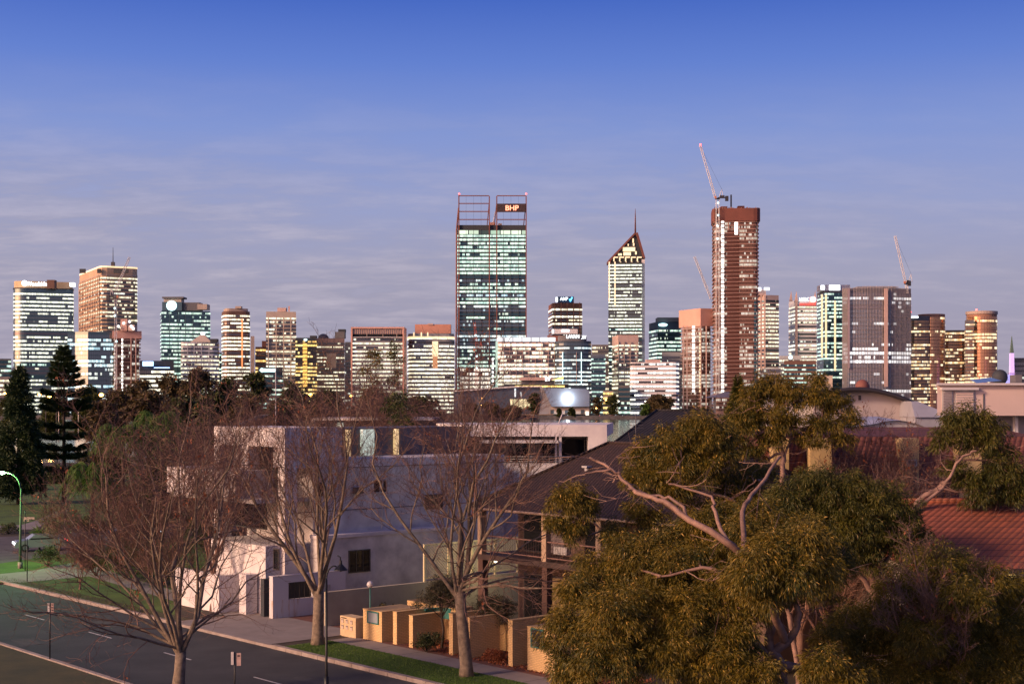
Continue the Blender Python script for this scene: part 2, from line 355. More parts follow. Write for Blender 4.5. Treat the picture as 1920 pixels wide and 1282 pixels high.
def crane(label, mast, ymast, jib0, tip, D, m=None, ybase=None, pivot=None, counter=9, light=None, r=.16, mw=2.4):
    """luffing tower crane: mast column, slewing machinery, jib"""
    m = m or craneW; root = thing('tower_crane', label, 'crane', (px(mast, D), D, pz(ybase, D)))
    b = MB(); lattice(b, (px(mast, D), D, pz(ybase, D)), (px(mast, D), D, pz(ymast, D)), mw, 14, r); b.build('mast', m, root)
    P = Vector((px(jib0[0], D), D, pz(jib0[1], D))); T = Vector((px(tip[0], D), D, pz(tip[1], D)))
    b = MB(); lattice(b, P, T, 1.7, 16, r); b.build('jib', m, root)
    sgn = 1 if tip[0] < jib0[0] else -1; mx = px(mast, D)
    z = pz(ymast, D)
    b = MB(); b.box(mx-2.2, mx+2.2, D-1.6, D+1.6, z, z+1.2); b.box(min(mx, mx+sgn*counter), max(mx, mx+sgn*counter), D-1.3, D+1.3, z+1.2, z+2.0)
    b.box(*sorted((mx+sgn*(counter-3.2), mx+sgn*counter)), D-1.5, D+1.5, z-1.6, z+3.4); b.box(*sorted((mx+sgn*2.5, mx+sgn*(counter-4))), D-1.2, D+1.2, z+2, z+4.0); b.build('machinery_deck', steel, root)
    b = MB(); b.box(*sorted((mx-sgn*1.4, mx-sgn*3.4)), D-2.8, D-1.2, z+.6, z+3); b.build('cab', mat('cab_orange', (.5, .2, .12), .5), root)
    b = MB(); A = Vector((mx+sgn*1.5, D, z+2)); H = Vector((mx+sgn*4.5, D, z+10)); b.tube([A, H], .35, 5); b.tube([A+Vector((sgn*4, 0, 0)), H], .2, 4); b.build('a_frame', m, root)
    b = MB(); b.tube([H, P.lerp(T, .97)], .10, 3); b.build('luffing_cable', steel, root)
    if light:
        for (lx, ly) in light:
            MB().ball((px(lx, D), D-1.6, pz(ly, D)), 1.0).build('work_lamp', gCool if lx != tip[0] else gRedS, root)
    return root
# ============================================================ the city, left to right
G = 'towers of the city skyline'
def T(label, poly, D, ytop, wm, wall, **k): return tower(label, poly, D, ytop, wm, wall, group=G, **k)
# far left low blocks
T('low dark block at the far left edge with pale lit floors', fpr(-30, 21, 1600, 30), 1600, 672, wG2, cMid, fh=5)
T('small tan block low at the left edge in front of the dark one', fpr(-30, 18, 1450, 20), 1450, 706, wW5, cTan, fh=4.5)
# T1 rounded green-white tower
D = 1500; f_, r_ = ray(80); A_, B_, C_ = (Vector((px(x, D+d), D+d)) for x, d in ((25, 3.4), (41, 0), (138, 17.5))); p = rnd([tuple(A_), tuple(B_), tuple(C_), tuple(C_+f_*46), tuple(A_+f_*40)], 4, 4)
r = T('rounded glass tower at far left with pale golden crown and white lit sign', p, D, 541, wL, cTeal, fh=4.1, frac=.60, alt={9: wG2, 10: wD, 11: wD, 12: wG2, 20: wD})
MB().prism(off(p, .5), pz(540.5, D), pz(539, D)).build('crown_ledge', cDark, r)
MB().prism(off(p, -.8), pz(541, D), pz(526.5, D)).build('crown_screen', conc('gold_screen', (.62, .44, .26)), r)
text(r, 'Woodside', 50, 88, 532.5, D-3, gWhite, hpx=8); MB().ball((px(46, D-3), D-3, pz(531.5, D)), 3.0).build('sign_emblem', gWhite, r)
MB().box(px(131, D), px(138, D), D-1, D+6, pz(537, D), pz(530, D)).build('sign_panel', gWhite, r)
blk(r, 89, 103, 541, 525, D-2, cBrown, 8, front=2)
# T2 faceted tower with punched windows
D = 1620; p = fpc(147, 189, 260, D, 12); p = rnd(p, 7, 2)
r = T('tall tan tower with punched windows glowing orange and a slim roof mast', p, D, 500, None, conc('sandstone_glow', (.55, .36, .24)), fh=4.3)
bands(r, p, 6, pz(515, D), 4.3, wW5, .25, .55, alt={k: wD for k in (3, 9, 16, 22, 30)})
z = 6
C = Vector(p[3]); L = Vector(p[2]); q = [Vector(v) for v in p]
# pale punched panels down the left face: one pier grid of vertical fins
Lp = Vector(fpc(147, 189, 260, D, 12)[0]); Cp = Vector(fpc(147, 189, 260, D, 12)[1]); dv = (Cp-Lp); nrm = Vector((dv.y, -dv.x)).normalized()
for k in range(13):
    c = Lp.lerp(Cp, .05+k*.075)+nrm*.15; t = dv.normalized()
    MB().prism([tuple(c-t*.9), tuple(c-t*.9+nrm*.7), tuple(c+t*.9+nrm*.7), tuple(c+t*.9)][::-1] if False else [tuple(c-t*.9), tuple(c-t*.9+nrm*.7), tuple(c+t*.9+nrm*.7), tuple(c+t*.9)], 4, pz(517, D)).build('fin', conc('sandstone_glow', (.55, .36, .24)), r)
MB().prism(off(p, .4), pz(516, D), pz(513.5, D)).build('cornice', cTan, r)
MB().prism(off(p, .3), pz(501, D), pz(498, D)).build('roof_light_strip', gGold, r)
for x0, x1 in ((149, 160), (182, 189), (213, 240)): blk(r, x0, x1, 512, 504, D-.5, cDark, 2, 'dark_panel')
b = MB(); b.tube([(px(205, D), D+15, pz(500, D)), (px(205, D), D+15, pz(461, D))], [.7, .2], 5); b.box(px(202, D), px(208, D), D+13, D+17, pz(499, D), pz(489, D)); b.build('antenna_mast', steel, r)
# T3 dark curved
D = 1440; f_, r_ = ray(170); A_, B_, C_, E_ = (Vector((px(x, D+d), D+d)) for x, d in ((127, -1), (141, 0), (165, -5), (212, 2.7))); p = [tuple(A_), tuple(B_), tuple(C_), tuple(E_), tuple(E_+f_*40), tuple(A_+f_*40)]
r = T('dark curved glass block in front of the tan tower reflecting an orange streak', p, D, 622, wB5, cTeal, fh=4.2, proud=.3, frac=.8, alt={k: wB for k in (12, 13, 14, 15, 16, 17, 18, 4, 5, 6)})
# T4 under construction with crane
def site(label, p, D, ytop, form, yform, wc, fh=3.6, cols=(), glowx=(), yb=768, wall=None, group='towers under construction'):
    root = tower(label, off(p, -1.8), D, yform, None, wall or cBrown, cat='unfinished tower', name='unfinished_tower', group=group)
    z0 = pz(yb, D); z1 = pz(yform, D); bands(root, off(p, -1.8), z0+.5, z1, fh, wc, .3, .8, name='open_storey')
    o = WL[root.name]; P = [(x-o.x, y-o.y) for x, y in p]; me = MB().prism(P, 0, .55).mesh('floor_slab', wall or cRust); z = z0; k = 0
    while z < z1 and k < 90:
        b = bpy.data.objects.new('floor_slab', me); COL.objects.link(b); b.parent = root; b.location = (0, 0, z-o.z); z += fh; k += 1
    if form: MB().prism(off(p, .8), pz(yform, D), pz(ytop, D)).build('formwork_screen', form, root)
    for x in cols: MB().box(px(x, D)-.5, px(x, D)+.5, D-1.2, D+.5, z0, z1).build('column', wall or cRust, root)
    for x, y0, y1, wpx, m in glowx:
        z = pz(y1, D)
        while z < pz(y0, D):
            MB().box(px(x-wpx/2, D), px(x+wpx/2, D), D-1.6, D-1.3, z, z+fh*.62).build('work_light', m, root); z += fh
    return root
D = 1420; p = fpr(212, 264, D, 26)
r = site('pinkish unfinished tower with work lights in front of the tan tower', p, D, 620, cSalm, 634, wC, 3.6, (219, 229, 246, 255), ((230, 634, 735, 2.5, gWork), (216, 650, 720, 1.2, gWork)), wall=conc('raw_concrete_pink', (.36, .22, .19)))
blk(r, 226, 238, 620, 598, D, cSalm, 10, 'lift_core'); blk(r, 240, 252, 620, 609, D, cPink, 10, 'lift_core')
for x, y in ((232, 606), (246, 612), (243, 603), (250, 616), (222, 612)): MB().ball((px(x, D-2), D-2, pz(y, D)), 1.3).build('work_lamp', gWork, r)
crane('slim pale crane on the pinkish unfinished tower at left', 217, 560, (217, 545), (243, 482), D-4, ybase=735, light=((216, 578), (216, 592), (219, 640)), r=.14, mw=1.8)
# T5 blue sign block
D = 1400; p = fpr(262, 326, D, 26)
r = T('low dark block with bright blue sign panel and white windows', p, D, 676, None, cDark, fh=5)
bands(r, p, 2, pz(692, D), 4.4, wWd, .25, .6)
MB().box(px(268, D), px(288, D), D-1.2, D-.4, pz(686, D), pz(677.5, D)).build('sign_panel', gBlue, r); MB().box(px(270, D), px(286, D), D-1.5, D-1.25, pz(684.5, D), pz(679, D)).build('sign_face', gWhite, r)
blk(r, 289, 318, 690, 688.5, D, gBlue, 1, 'light_strip', front=.6)
# T6 teal with circle
D = 1600; p = fpr(303, 394, D, 36, 3)
r = T('dark teal glass tower carrying a round glowing white disc sign', p, D, 582, wG, cTeal, fh=4.2, alt={k: wG2 for k in (4, 5, 9, 16, 19)})
blk(r, 304, 341, 582, 566, D, cTeal, 20, 'sign_block'); blk(r, 307, 340, 566, 559, D+4, cBeige, 14)
MB().box(px(303, D), px(343, D), D+2, D+20, pz(559, D), pz(556, D)).build('roof_canopy', cMid, r)
blk(r, 341, 374, 582, 567, D+3, cMid, 18); blk(r, 370, 388, 580, 570, D+2, cTan, 16)
b = MB(); c = Vector((px(322, D), D-1.2, pz(573, D))); b.tube([c, c+Vector((0, .8, 0))], 5.6, 24); b.build('disc_sign', gCool, r)
for x in (318, 334, 348, 362, 377): vfin(r, x, D, 583, 700, .8, cTeal)
# T7 pyramid roof
D = 1480; p = rnd(fpr(339, 411, D, 34), 6, 3)
r = T('pale broad block with banded windows and a small lit pyramid roof', p, D, 641, wW, cWhite, fh=4.1, frac=.5)
cx = px(375, D); cy = D+14; s = 20*D/F
b = MB(); b.prism([(cx-s, cy-s), (cx+s, cy-s), (cx+s, cy+s), (cx-s, cy+s)], pz(641, D), pz(626, D), top=[(cx-1.5, cy-1.5), (cx+1.5, cy-1.5), (cx+1.5, cy+1.5), (cx-1.5, cy+1.5)]); b.build('pyramid_roof', cBeige, r)
MB().box(cx-1.8, cx+1.8, cy-1.8, cy+1.8, pz(627, D), pz(622, D)).build('roof_lantern', gWhite, r)
blk(r, 394, 407, 641, 635, D+3, cDark, 8)
for x in (352, 364, 378, 392): vfin(r, x, D, 642, 700, .7, cWhite)
T('small dark green lit block between the pyramid roof block and brown rounded tower', fpr(405, 424, 1650, 20), 1650, 661, wG2, cDark)
# T8
D = 1560; p = rnd(fpr(420, 470, D, 34, 6), 8, 5)
r = T('rounded brown and grey tower with one orange glowing strip', p, D, 583, wWd, cBrown, fh=4.0, frac=.55, alt={k: wD for k in (5, 8, 13, 16, 21)})
MB().prism(off(p, -2), pz(584, D), pz(577.5, D)).build('roof_plant', cTan, r); blk(r, 441, 452, 578, 574, D+4, cTan, 8)
vfin(r, 454, D, 598, 690, 2.6, mat('orange_sunset_strip', (.5, .2, .1), emit=(1, .35, .10), es=.8))  # self-glowing strip stands in for the orange sunset stripe
T('thin pale slab tower with a white lamp behind the rounded brown tower', fpr(470, 477, 1700, 20), 1700, 630, None, cPink)
T('small rust brown block with yellow windows beside the ribbed tower', fpr(479, 499, 1600, 20), 1600, 650, wY, cRust, fh=4)
T('tiny brown block rising behind the rust brown block', fpr(491, 499, 1700, 12), 1700, 639, None, cRust)
# T10
D = 1540; p = fpr(499, 555, D, 30)
r = T('ribbed beige tower with solid cap band and four pale vertical ribs', p, D, 584, None, cBeige)
bands(r, p, 3, pz(595, D), 3.95, wW, .25, .62, alt={k: wWd for k in (6, 12, 26, 28, 33)} | {k: wD for k in (7, 8, 15, 18, 23)})
for x in (503.5, 518, 532, 545.5): vfin(r, x, D, 594, 745, 1.6, cBeige, front=.9)
blk(r, 520, 536, 584, 577, D+5, cPink, 8); vfin(r, 542, D, 574, 584, 2.4, cSalm)
# T11 low telecom
D = 1380; p = fpr(484, 530, D, 24)
r = T('low dark block with a long cyan white sign in front of the ribbed tower', p, D, 688, None, cDark)
bands(r, p, 2, pz(699, D), 4.4, wG2, .25, .5)
MB().box(px(493, D), px(516, D), D-1, D-.3, pz(697, D), pz(691, D)).build('sign_panel', gCool, r)
b = MB(); b.ball((px(491, D-1.5), D-1.5, pz(694, D)), 2.0); b.build('sign_emblem', gCool, r)
# T12
D = 1520; p = fpr(554, 594, D, 26)
r = T('black block with yellow windows and a bright amber centre column', p, D, 633, wY, cDark, fh=3.9, frac=.6)
blk(r, 581, 593, 633, 629, D+4, cDark, 8)
z = pz(725, D)
while z < pz(642, D): MB().box(px(568, D), px(576, D), D-1.2, D-.5, z, z+2.8).build('amber_window', mat('amber_lit_window', (.4, .2, .05), emit=(1, .55, .12), es=1.3), r); z += 3.9
MB().ball((px(573, D), D-1, pz(637, D)), 1.9, .6).build('oval_sign', gCool, r)
# T13,14
D = 1560; p = fpr(594, 646, D, 28)
r = T('reddish grey block with two tone facade beside the black yellow lit block', p, D, 634, wW5, mat('dusty_red_cladding', (.20, .13, .13), .75, .1, .05), fh=3.9, frac=.5)
blk(r, 612, 630, 662, 690, D, cPink, 2, 'pale_panel'); blk(r, 628, 646, 634, 622, D+4, cMid, 12); blk(r, 634, 647, 622, 617, D+5, cDark, 10, 'roof_box')
b = MB(); b.ball((px(604, D), D+10, pz(634, D)), 6, .9); b.build('roof_dome', cMid, r)
T('narrow grey tower between the reddish block and the pink framed block', fpr(647, 658, 1650, 20), 1650, 641, wD, cMid)
# T15 framed
D = 1500; p = fpr(659, 757, D, 34)
r = T('wide block with pink portal frame round a dark open roof terrace', p, D, 632, None, cGrey)
bands(r, p, 2, pz(634, D), 4.2, wW, .25, .55, alt={k: wWd for k in (8, 14, 20, 21)})
fz = dict(D=D)
blk(r, 658, 661, 770, 613, D, cSalm, 34, 'portal_frame', front=1.2); blk(r, 755, 758, 770, 613, D, cSalm, 34, 'portal_frame', front=1.2)
blk(r, 661, 755, 616, 613, D, cSalm, 34, 'portal_frame', front=1.2); blk(r, 661, 755, 626, 616, D+.5, cPink, 32, 'screen')
blk(r, 663, 753, 632, 626, D+4, cDark, 20, 'terrace_shade_block'); blk(r, 661, 755, 632.5, 631.5, D, cWhite, 3, 'ledge', front=.8)  # solid dark block paints the shade of the terrace void
for x in (688, 718, 744): vfin(r, x, D, 625, 632, 1, cTan)
for k in range(24): vfin(r, 663+k*4, D, 616.2, 625.8, .6, cTan, front=.2)
# T16
D = 1520; p = rnd(fpr(767, 853, D, 38, 4), 9, 5)
r = T('broad block with salmon rooftop plant and a gold column glowing for the reflected sunset', p, D, 625, wWd, cGrey, fh=4.1, frac=.52, alt={k: wW5 for k in (9, 14, 18, 22)} | {k: wD for k in (23, 24, 25, 26)})
blk(r, 778, 845, 625, 608, D+8, conc('salmon_render', (.52, .24, .17)), 16); blk(r, 802, 812, 609, 606.5, D+7, cPink, 5)
MB().prism(off(p, .5), pz(634, D), pz(630.5, D)).build('lit_cornice', gGold, r)
vfin(r, 816, D, 640, 668, 11, gGold, front=1.0, name='gold_sunset_column'); vfin(r, 816, D, 668, 690, 9, mat('copper_sunset_panel', (.4, .2, .12), emit=(1, .45, .2), es=.6), front=1.0)  # both strips glow in place of the sunset reflected here
for x in (776, 790, 802): vfin(r, x, D, 623, 630, 2.2, gGold)
# ---- T17 the tallest office tower with roof frames
D = 1560; p = fpr(858, 986, D, 38)
r = T('tallest black glass office tower with twin open roof frames and red letters', p, D, 422, None, cDark)
bands(r, p, 3, pz(439, D), 4.02, wG, .25, .68, alt={k: wB5 for k in (17, 18, 20, 21, 24, 28)} | {k: wB for k in (19, 23, 27, 31, 35)} | {k: wG2 for k in (22, 26, 30, 33, 36)} | {k: winmat('glazing_mint', .9, (.65, .95, .80), (.85, 1, .78), 1.15, 1.6, 11, (.05, .10, .12), h0=.2) for k in range(37, 50)})
MB().prism(off(p, .35), pz(440, D), pz(432, D)).build('crown_glazing', winmat('glazing_crown', .9, (.72, .98, .72), (.9, 1, .75), .95, 11.5, 23, (.1, .15, .12), h0=0), r)
for x in (874, 888, 902, 944, 958, 972): vfin(r, x, D, 431, 770, .7, cDark, front=.5)
for x, yt in ((860.5, 366), (917.5, 368), (931.5, 368), (986.5, 368)):
    MB().box(px(x-1.0, D), px(x+1.0, D), D-2.2, D-.2, 1, pz(yt, D)).build('steel_mullion_column', cMaroon, r)
    if x > 861:      # raking rear props of the frames
        b = MB(); s_ = -1 if x != 931.5 else -1; b.tube([(px(x-.5, D), D, pz(yt+14, D)), (px(x-5, D), D+16, pz(424, D))], .45, 4); b.build('raking_prop', cMaroon, r)
b = MB(); b.tube([(px(860, D), D-1, pz(390, D)), (px(856, D+10), D+10, pz(430, D)), (px(855, D+14), D+14, 2)], .8, 4); b.build('side_mast', cMaroon, r)
b = MB()
for k in range(14): y = 432+k*24; b.tube([(px(860.5, D), D-1.2, pz(y, D)), (px(855.5, D+13), D+13, pz(y-6, D))], .4, 4)
b.build('side_brace', cMaroon, r)
for y in (367.5, 382, 397, 412):
    MB().box(px(861, D), px(917, D), D-1.8, D-.6, pz(y+.8, D), pz(y-.8, D)).build('frame_rail', cMaroon, r)
    if y != 382 and y != 397: MB().box(px(932, D), px(986, D), D-1.8, D-.6, pz(y+.8, D), pz(y-.8, D)).build('frame_rail', cMaroon, r)
for x in (874, 888, 902, 944, 958, 972): MB().tube([(px(x, D), D-1, pz(367, D)), (px(x, D), D-1, pz(423, D))], .09, 3).build('frame_cable', steel, r)
MB().box(px(932, D), px(985.5, D), D-2.6, D-2.0, pz(398.5, D), pz(382.5, D)).build('sign_board', mat('sign_board_dark', (.05, .03, .035), .8, .3, .6), r)
text(r, 'BHP', 947.5, 972, 390.5, D-3.2, gText, hpx=9.5)
for x in (861, 986.5): MB().ball((px(x, D), D-1, pz(364, D)), .9).build('beacon', gRedS, r)
b = MB(); b.tube([(px(928, D), D+20, pz(392, D)), (px(925, D), D+20, pz(410, D)), (px(923, D), D+20, pz(424, D))], [.3, .7, 1.4], 5); b.tube([(px(919, D), D+20, pz(416, D)), (px(926, D), D+20, pz(411, D))], .6, 4); b.build('roof_crane', craneW, r)
blk(r, 918, 929, 424, 417, D+16, cSalm, 6); blk(r, 934, 941, 424, 419, D+16, cTan, 6)
# low block in front with red crane
D = 1420; p = fpr(860, 922, D, 24)
r = site('unfinished dark block in front of the tallest tower', p, D, 690, None, 690, wCl, 4.2, (866, 880, 900), ((924, 676, 724, 3, gWork),), yb=730, wall=cMid)
crane('red and white lit crane in front of the tallest tower', 894, 660, (894, 655), (890, 604), D-4, m=craneR, ybase=724, light=((892, 629), (894, 668), (894, 690), (894, 678)), counter=4)
# T18 bright block
D = 1440; p = rnd(fpr(933, 1041, D, 36, 2), 4, 3)
r = T('very bright cream lit glass block in front of the tallest tower', p, D, 634, None, cPink)
bands(r, p, 2, pz(642, D), 3.95, wWd, .25, .72, alt={k: wW for k in (5, 7, 10, 13, 16)})
MB().prism(off(p, .4), pz(641, D), pz(632.5, D)).build('lit_parapet', winmat('parapet_lights', .9, (1, .97, .98), (1, .95, .97), 1.5, 9, 40, h0=0), r)
MB().prism(fpr(929, 934, D+2, 34), 2, pz(640, D)).build('glass_stair', wG, r)
for k in range(9): vfin(r, 944+k*12, D, 641, 745, .7, cPink, front=.5)
# T19 brown ribbed
D = 1640; p = rnd(fpc(1028, 1036, 1092, D, 6), 3, 2)
r = T('dark brown ribbed tower with a blue and white lit rooftop sign block', p, D, 568, None, conc('copper_brown', (.22, .085, .055)))
bands(r, p, 3, pz(577, D), 4.1, wW5, .25, .6, alt={k: wWd for k in (20, 24, 26, 28)} | {k: wD for k in (21, 23, 31, 32)})
for x in (1040.5, 1052, 1063.5, 1075.5, 1087): vfin(r, x, D, 567, 640, 1.5, conc('copper_rib', (.36, .13, .09)), front=1.1)
blk(r, 1046, 1076, 568, 556, D+3, mat('sign_block_blue', (.03, .06, .12), .5), 16, 'sign_block'); text(r, 'AMP', 1050, 1065, 560.5, D+2, gWhite, hpx=6)
b = MB(); b.tube([(px(1069, D), D+1.5, pz(565, D)), (px(1073, D), D+1.5, pz(557, D))], .8, 4); b.tube([(px(1067, D), D+1.5, pz(561, D)), (px(1072, D), D+1.5, pz(562, D))], .6, 4); b.build('sign_emblem', glow('cyan_emblem', (.1, .6, 1), 2.5), r)
MB().box(px(1042, D), px(1046, D), D+3, D+5, pz(565, D), pz(557, D)).build('sign_panel', gWhite, r)
# box sign building + round dark building
D = 1500; p = fpr(1026, 1092, D, 24)
r = T('low reddish block with a long white box sign below the brown ribbed tower', p, D, 629, None, cMaroon)
blk(r, 1035, 1083, 626, 617, D, cWhite, 12, 'box_sign', front=2); blk(r, 1053, 1067, 622, 618, D, gWhite, 1, 'sign_panel', front=2.6); blk(r, 1035, 1038, 625, 618, D, gWhite, 1, 'sign_panel', front=2.6)
D = 1430; p = rnd(fpr(1042, 1110, D, 34, 3), 14, 8)
r = T('rounded dark blue glass block with a white lettered crown', p, D, 639, wB5, conc('navy_cladding', (.04, .06, .09)), fh=4.0, frac=.55)
p2 = rnd(fpr(1046, 1100, D+4, 26), 10, 6); MB().prism(p2, pz(639, D), pz(629, D)).build('crown', cMid, r)
text(r, 'LAVAN', 1062, 1086, 631, D+2, gWhite, hpx=7); text(r, 'LAW', 1089, 1099, 632.5, D+4, gWhite, hpx=7)
for x, m in ((1055, gCool), (1081, cPink), (1090, gCool)): vfin(r, x, D, 660, 720, .8, m)
# T21
D = 1580; r = T('small grey block with teal windows left of the pointed tower', fpr(1110, 1141, D, 26), D, 646, wW5, cMid, fh=4.1)
D = 1480; r = T('pale slab with sparse green windows low between glass blocks', fpr(1108, 1135, D, 20), D, 664, wG2, cGrey, fh=4.2, frac=.45)
# ---- T22 pointed tower
D = 1600; p = fpr(1141, 1203, D, 34)
r = T('slender tower with pointed sloping crown, antenna and gold vertical strips glowing for the reflected sunset', p, D, 492, None, cDark)
bands(r, p, 3, pz(494, D), 3.75, wL, .25, .6, alt={k: wG2 for k in range(0, 26, 3)} | {k: wD for k in (7, 8, 14, 20)})
MB().prism(fpr(1203, 1209, D+1, 32), 1, pz(486, D)).build('pale_edge_slab', cWhite, r)
xs = lambda x: px(x, D)
def extr(pts, y0, y1):
    b = MB(); n = len(pts); A = [(xs(x), y0, pz(y, D)) for x, y in pts]; B = [(xs(x), y1, pz(y, D)) for x, y in pts]
    b.face(A); b.face(B[::-1])
    for i in range(n): j = (i+1) % n; b.face([A[i], B[i], B[j], A[j]])
    return b
extr([(1141, 493), (1209, 493), (1209, 483), (1196, 437), (1190, 437), (1150, 478), (1141, 489)], D+1.5, D+26).build('crown_core', cDark, r)
extr([(1140.5, 493), (1140.5, 488), (1190, 436), (1192, 438), (1145, 489), (1145, 493)], D-.8, D+27).build('crown_frame', cMaroon, r)
extr([(1190, 437), (1196, 436), (1210, 484), (1206, 484), (1195, 446)], D-.8, D+27).build('crown_frame', cMaroon, r)
for x0, x1, y0, y1 in ((1168, 1191, 463.5, 471), (1169, 1183, 472.5, 479), (1186, 1188.5, 447, 455), (1177, 1179, 457, 461), (1187, 1189.5, 456, 461), (1191, 1194, 471, 477), (1159, 1166, 475, 479)):
    blk(r, x0, x1, y1, y0, D, gGold, 1, 'gold_light_panel', front=-.4)
for x in (1151, 1162, 1173, 1184, 1195):
    blk(r, x-1, x+1, 490, 482, D, gGold, 1, 'gold_light_panel', front=.8); blk(r, x, x+8, 483.5, 481.5, D, gGold, 1, 'gold_light_panel', front=.8)
for x, yb in ((1142.3, 565), (1153, 575), (1163.5, 575), (1174, 622), (1184.5, 622), (1196, 622)): vfin(r, x, D, 491, yb, 2.2, gGold, front=.9, name='gold_glow_strip')  # facade lights whose gold glow also stands in for reflected sunset
b = MB(); b.tube([(xs(1192), D+6, pz(437, D)), (xs(1192), D+6, pz(408, D)), (xs(1192), D+6, pz(390, D))], [1.1, .7, .2], 5)
b.build('antenna_mast', cMaroon, r)
# T23
D = 1500; p = fpc(1148, 1159, 1197, D, 10)
r = T('ribbed block with plain pink cap in front of the pointed tower', p, D, 628, None, cPink)
bands(r, p, 3, pz(640, D), 4.0, wW, .25, .62, alt={k: wD for k in (2, 9, 14, 18)})
for x in (1160, 1170.5, 1181.5, 1194): vfin(r, x, D, 640, 745, 1.4, cTan, front=.8)
# T24
D = 1660; p = fpc(1217, 1233, 1277, D, 14)
r = T('dark blue glass block with a lit oblong sign right of the pointed tower', p, D, 603, wG2, conc('navy_cladding', (.04, .06, .09)), fh=4.4, yb=617)
blk(r, 1233, 1277, 603, 595, D+1, cMid, 24, 'roof_hood'); b = MB(); b.ball((px(1243, D-1), D-1.5, pz(609, D)), 5.2, .35); b.build('oval_sign', gCool, r)
# T25 white ribbon building + small behind
D = 1560; r = T('small pale block with dark square openings above the white ribbon block', fpr(1241, 1280, D, 22), D, 660, wD, cGrey, fh=4.2)
D = 1400; p = rnd(fpr(1181, 1272, D, 30, -2), 5, 3)
r = T('white low block with bright continuous ribbon windows', p, D, 679, winmat('glazing_ribbon', .8, (1, .98, .95), (1, .95, .78), 1.4, 3.2, 26, (.10, .09, .10), h0=.15), cWhite, fh=4.3, frac=.46)
blk(r, 1212, 1238, 679, 674, D+5, cPink, 12)
D = 1385; r = T('small dark grey infill block left of the white ribbon block', fpr(1160, 1181, D, 14), D, 724, wG2, cMid, fh=4.5)
D = 1360; r = tower('small old pavilion with amber lit columns near the far bank', fpr(1131, 1149, D, 10), D, 733, winmat('glazing_amber', .9, (1, .6, .15), (1, .75, .3), 1.3, 2, 30, (.1, .08, .05)), cTan, fh=4.5, cat='building', name='pavilion')
# ---- T26, T27 under construction
D = 1500; p = fpc(1275, 1314, 1336, D, 32)
r = site('salmon unfinished tower wrapped in pink mesh beside the tall dark one', p, D, 578, cSalm, 611, wC, 3.7, (1281, 1288, 1314, 1324), ((1300, 615, 735, 5, gWork), (1312, 625, 735, 2, gGold)), wall=cPink)
crane('grey crane boom leaning over the salmon unfinished tower', 1329, 590, (1333, 560), (1302, 481), D+20, ybase=612, counter=3, mw=1.2)
b = None
D = 1480; p = rnd(fpr(1337, 1424, D, 42, 3), 6, 3)
r = site('tallest unfinished tower, red brown open floors with crane on top', p, D, 391, cRust, 415, wC, 3.85, (1366, 1384, 1398, 1412, 1420), ((1354.5, 418, 735, 5, gWork), (1404, 418, 552, 3, mat('dim_stair_light', (.3, .3, .25), emit=(.85, .9, .65), es=.8)), (1404, 655, 735, 3, mat('dim_stair_light', (.3, .3, .25)))), wall=cSlab)
blk(r, 1363, 1397, 770, 432, D, conc('dark_rust_core', (.10, .035, .025)), 1, 'core_wall', front=1.25); blk(r, 1377, 1383, 440, 417, D, gWork, 1, 'lit_core_opening', front=1.5)
for k in range(23): MB().box(px(1339+k*3.85, D), px(1340.2+k*3.85, D), D-1.5, D-.7, pz(416, D), pz(388.5+(k*5 % 4), D)).build('formwork_rail', cSlab if k % 3 else cRust, r)
for k in range(14): MB().box(px(1350+k*5.6, D), px(1351.5+k*5.6, D), D+2, D+3, pz(392, D), pz(388+(k*7 % 3), D)).build('formwork_post', cRust, r)
blk(r, 1352, 1364, 392, 387, D+6, cRust, 8, 'core_formwork'); blk(r, 1384, 1396, 392, 386, D+6, cRust, 8, 'core_formwork')
MB().box(px(1372, D), px(1374.5, D), D+8, D+10, pz(392, D), pz(363, D)).build('placing_boom_mast', steel, r)
crane('tall white luffing crane fixed to the tallest unfinished tower', 1345.5, 374, (1341, 370), (1313, 273), D-3.5, ybase=745, counter=11, light=((1346, 381), (1346, 404), (1345, 424), (1345, 448), (1313, 272)), r=.2, mw=3.0)
MB().prism(fpr(1407, 1418, D-2, 6), 2, pz(565, D)).build('hoist_shaft', wG2, r)
# T28
D = 1640; p = fpc(1418, 1437, 1460, D, 30)
r = T('cream tower with stepped lit white and red rooftop signs', p, D, 553, None, cPink)
bands(r, p, 3, pz(555, D), 4.3, wW, .25, .58, alt={k: wD for k in (8, 13, 16)})
blk(r, 1419, 1436, 553, 543, D+6, cPink, 16, 'roof_block'); blk(r, 1419, 1427, 545, 539, D+2, gWhite, 1, 'sign_panel'); blk(r, 1433, 1443, 544, 539, D+2, gWhite, 1, 'sign_panel'); blk(r, 1410, 1417, 544, 540, D+2, gRed, 1, 'sign_panel')
for x in (1427, 1434): vfin(r, x, D, 553, 700, 2.6, cPink, front=.8)
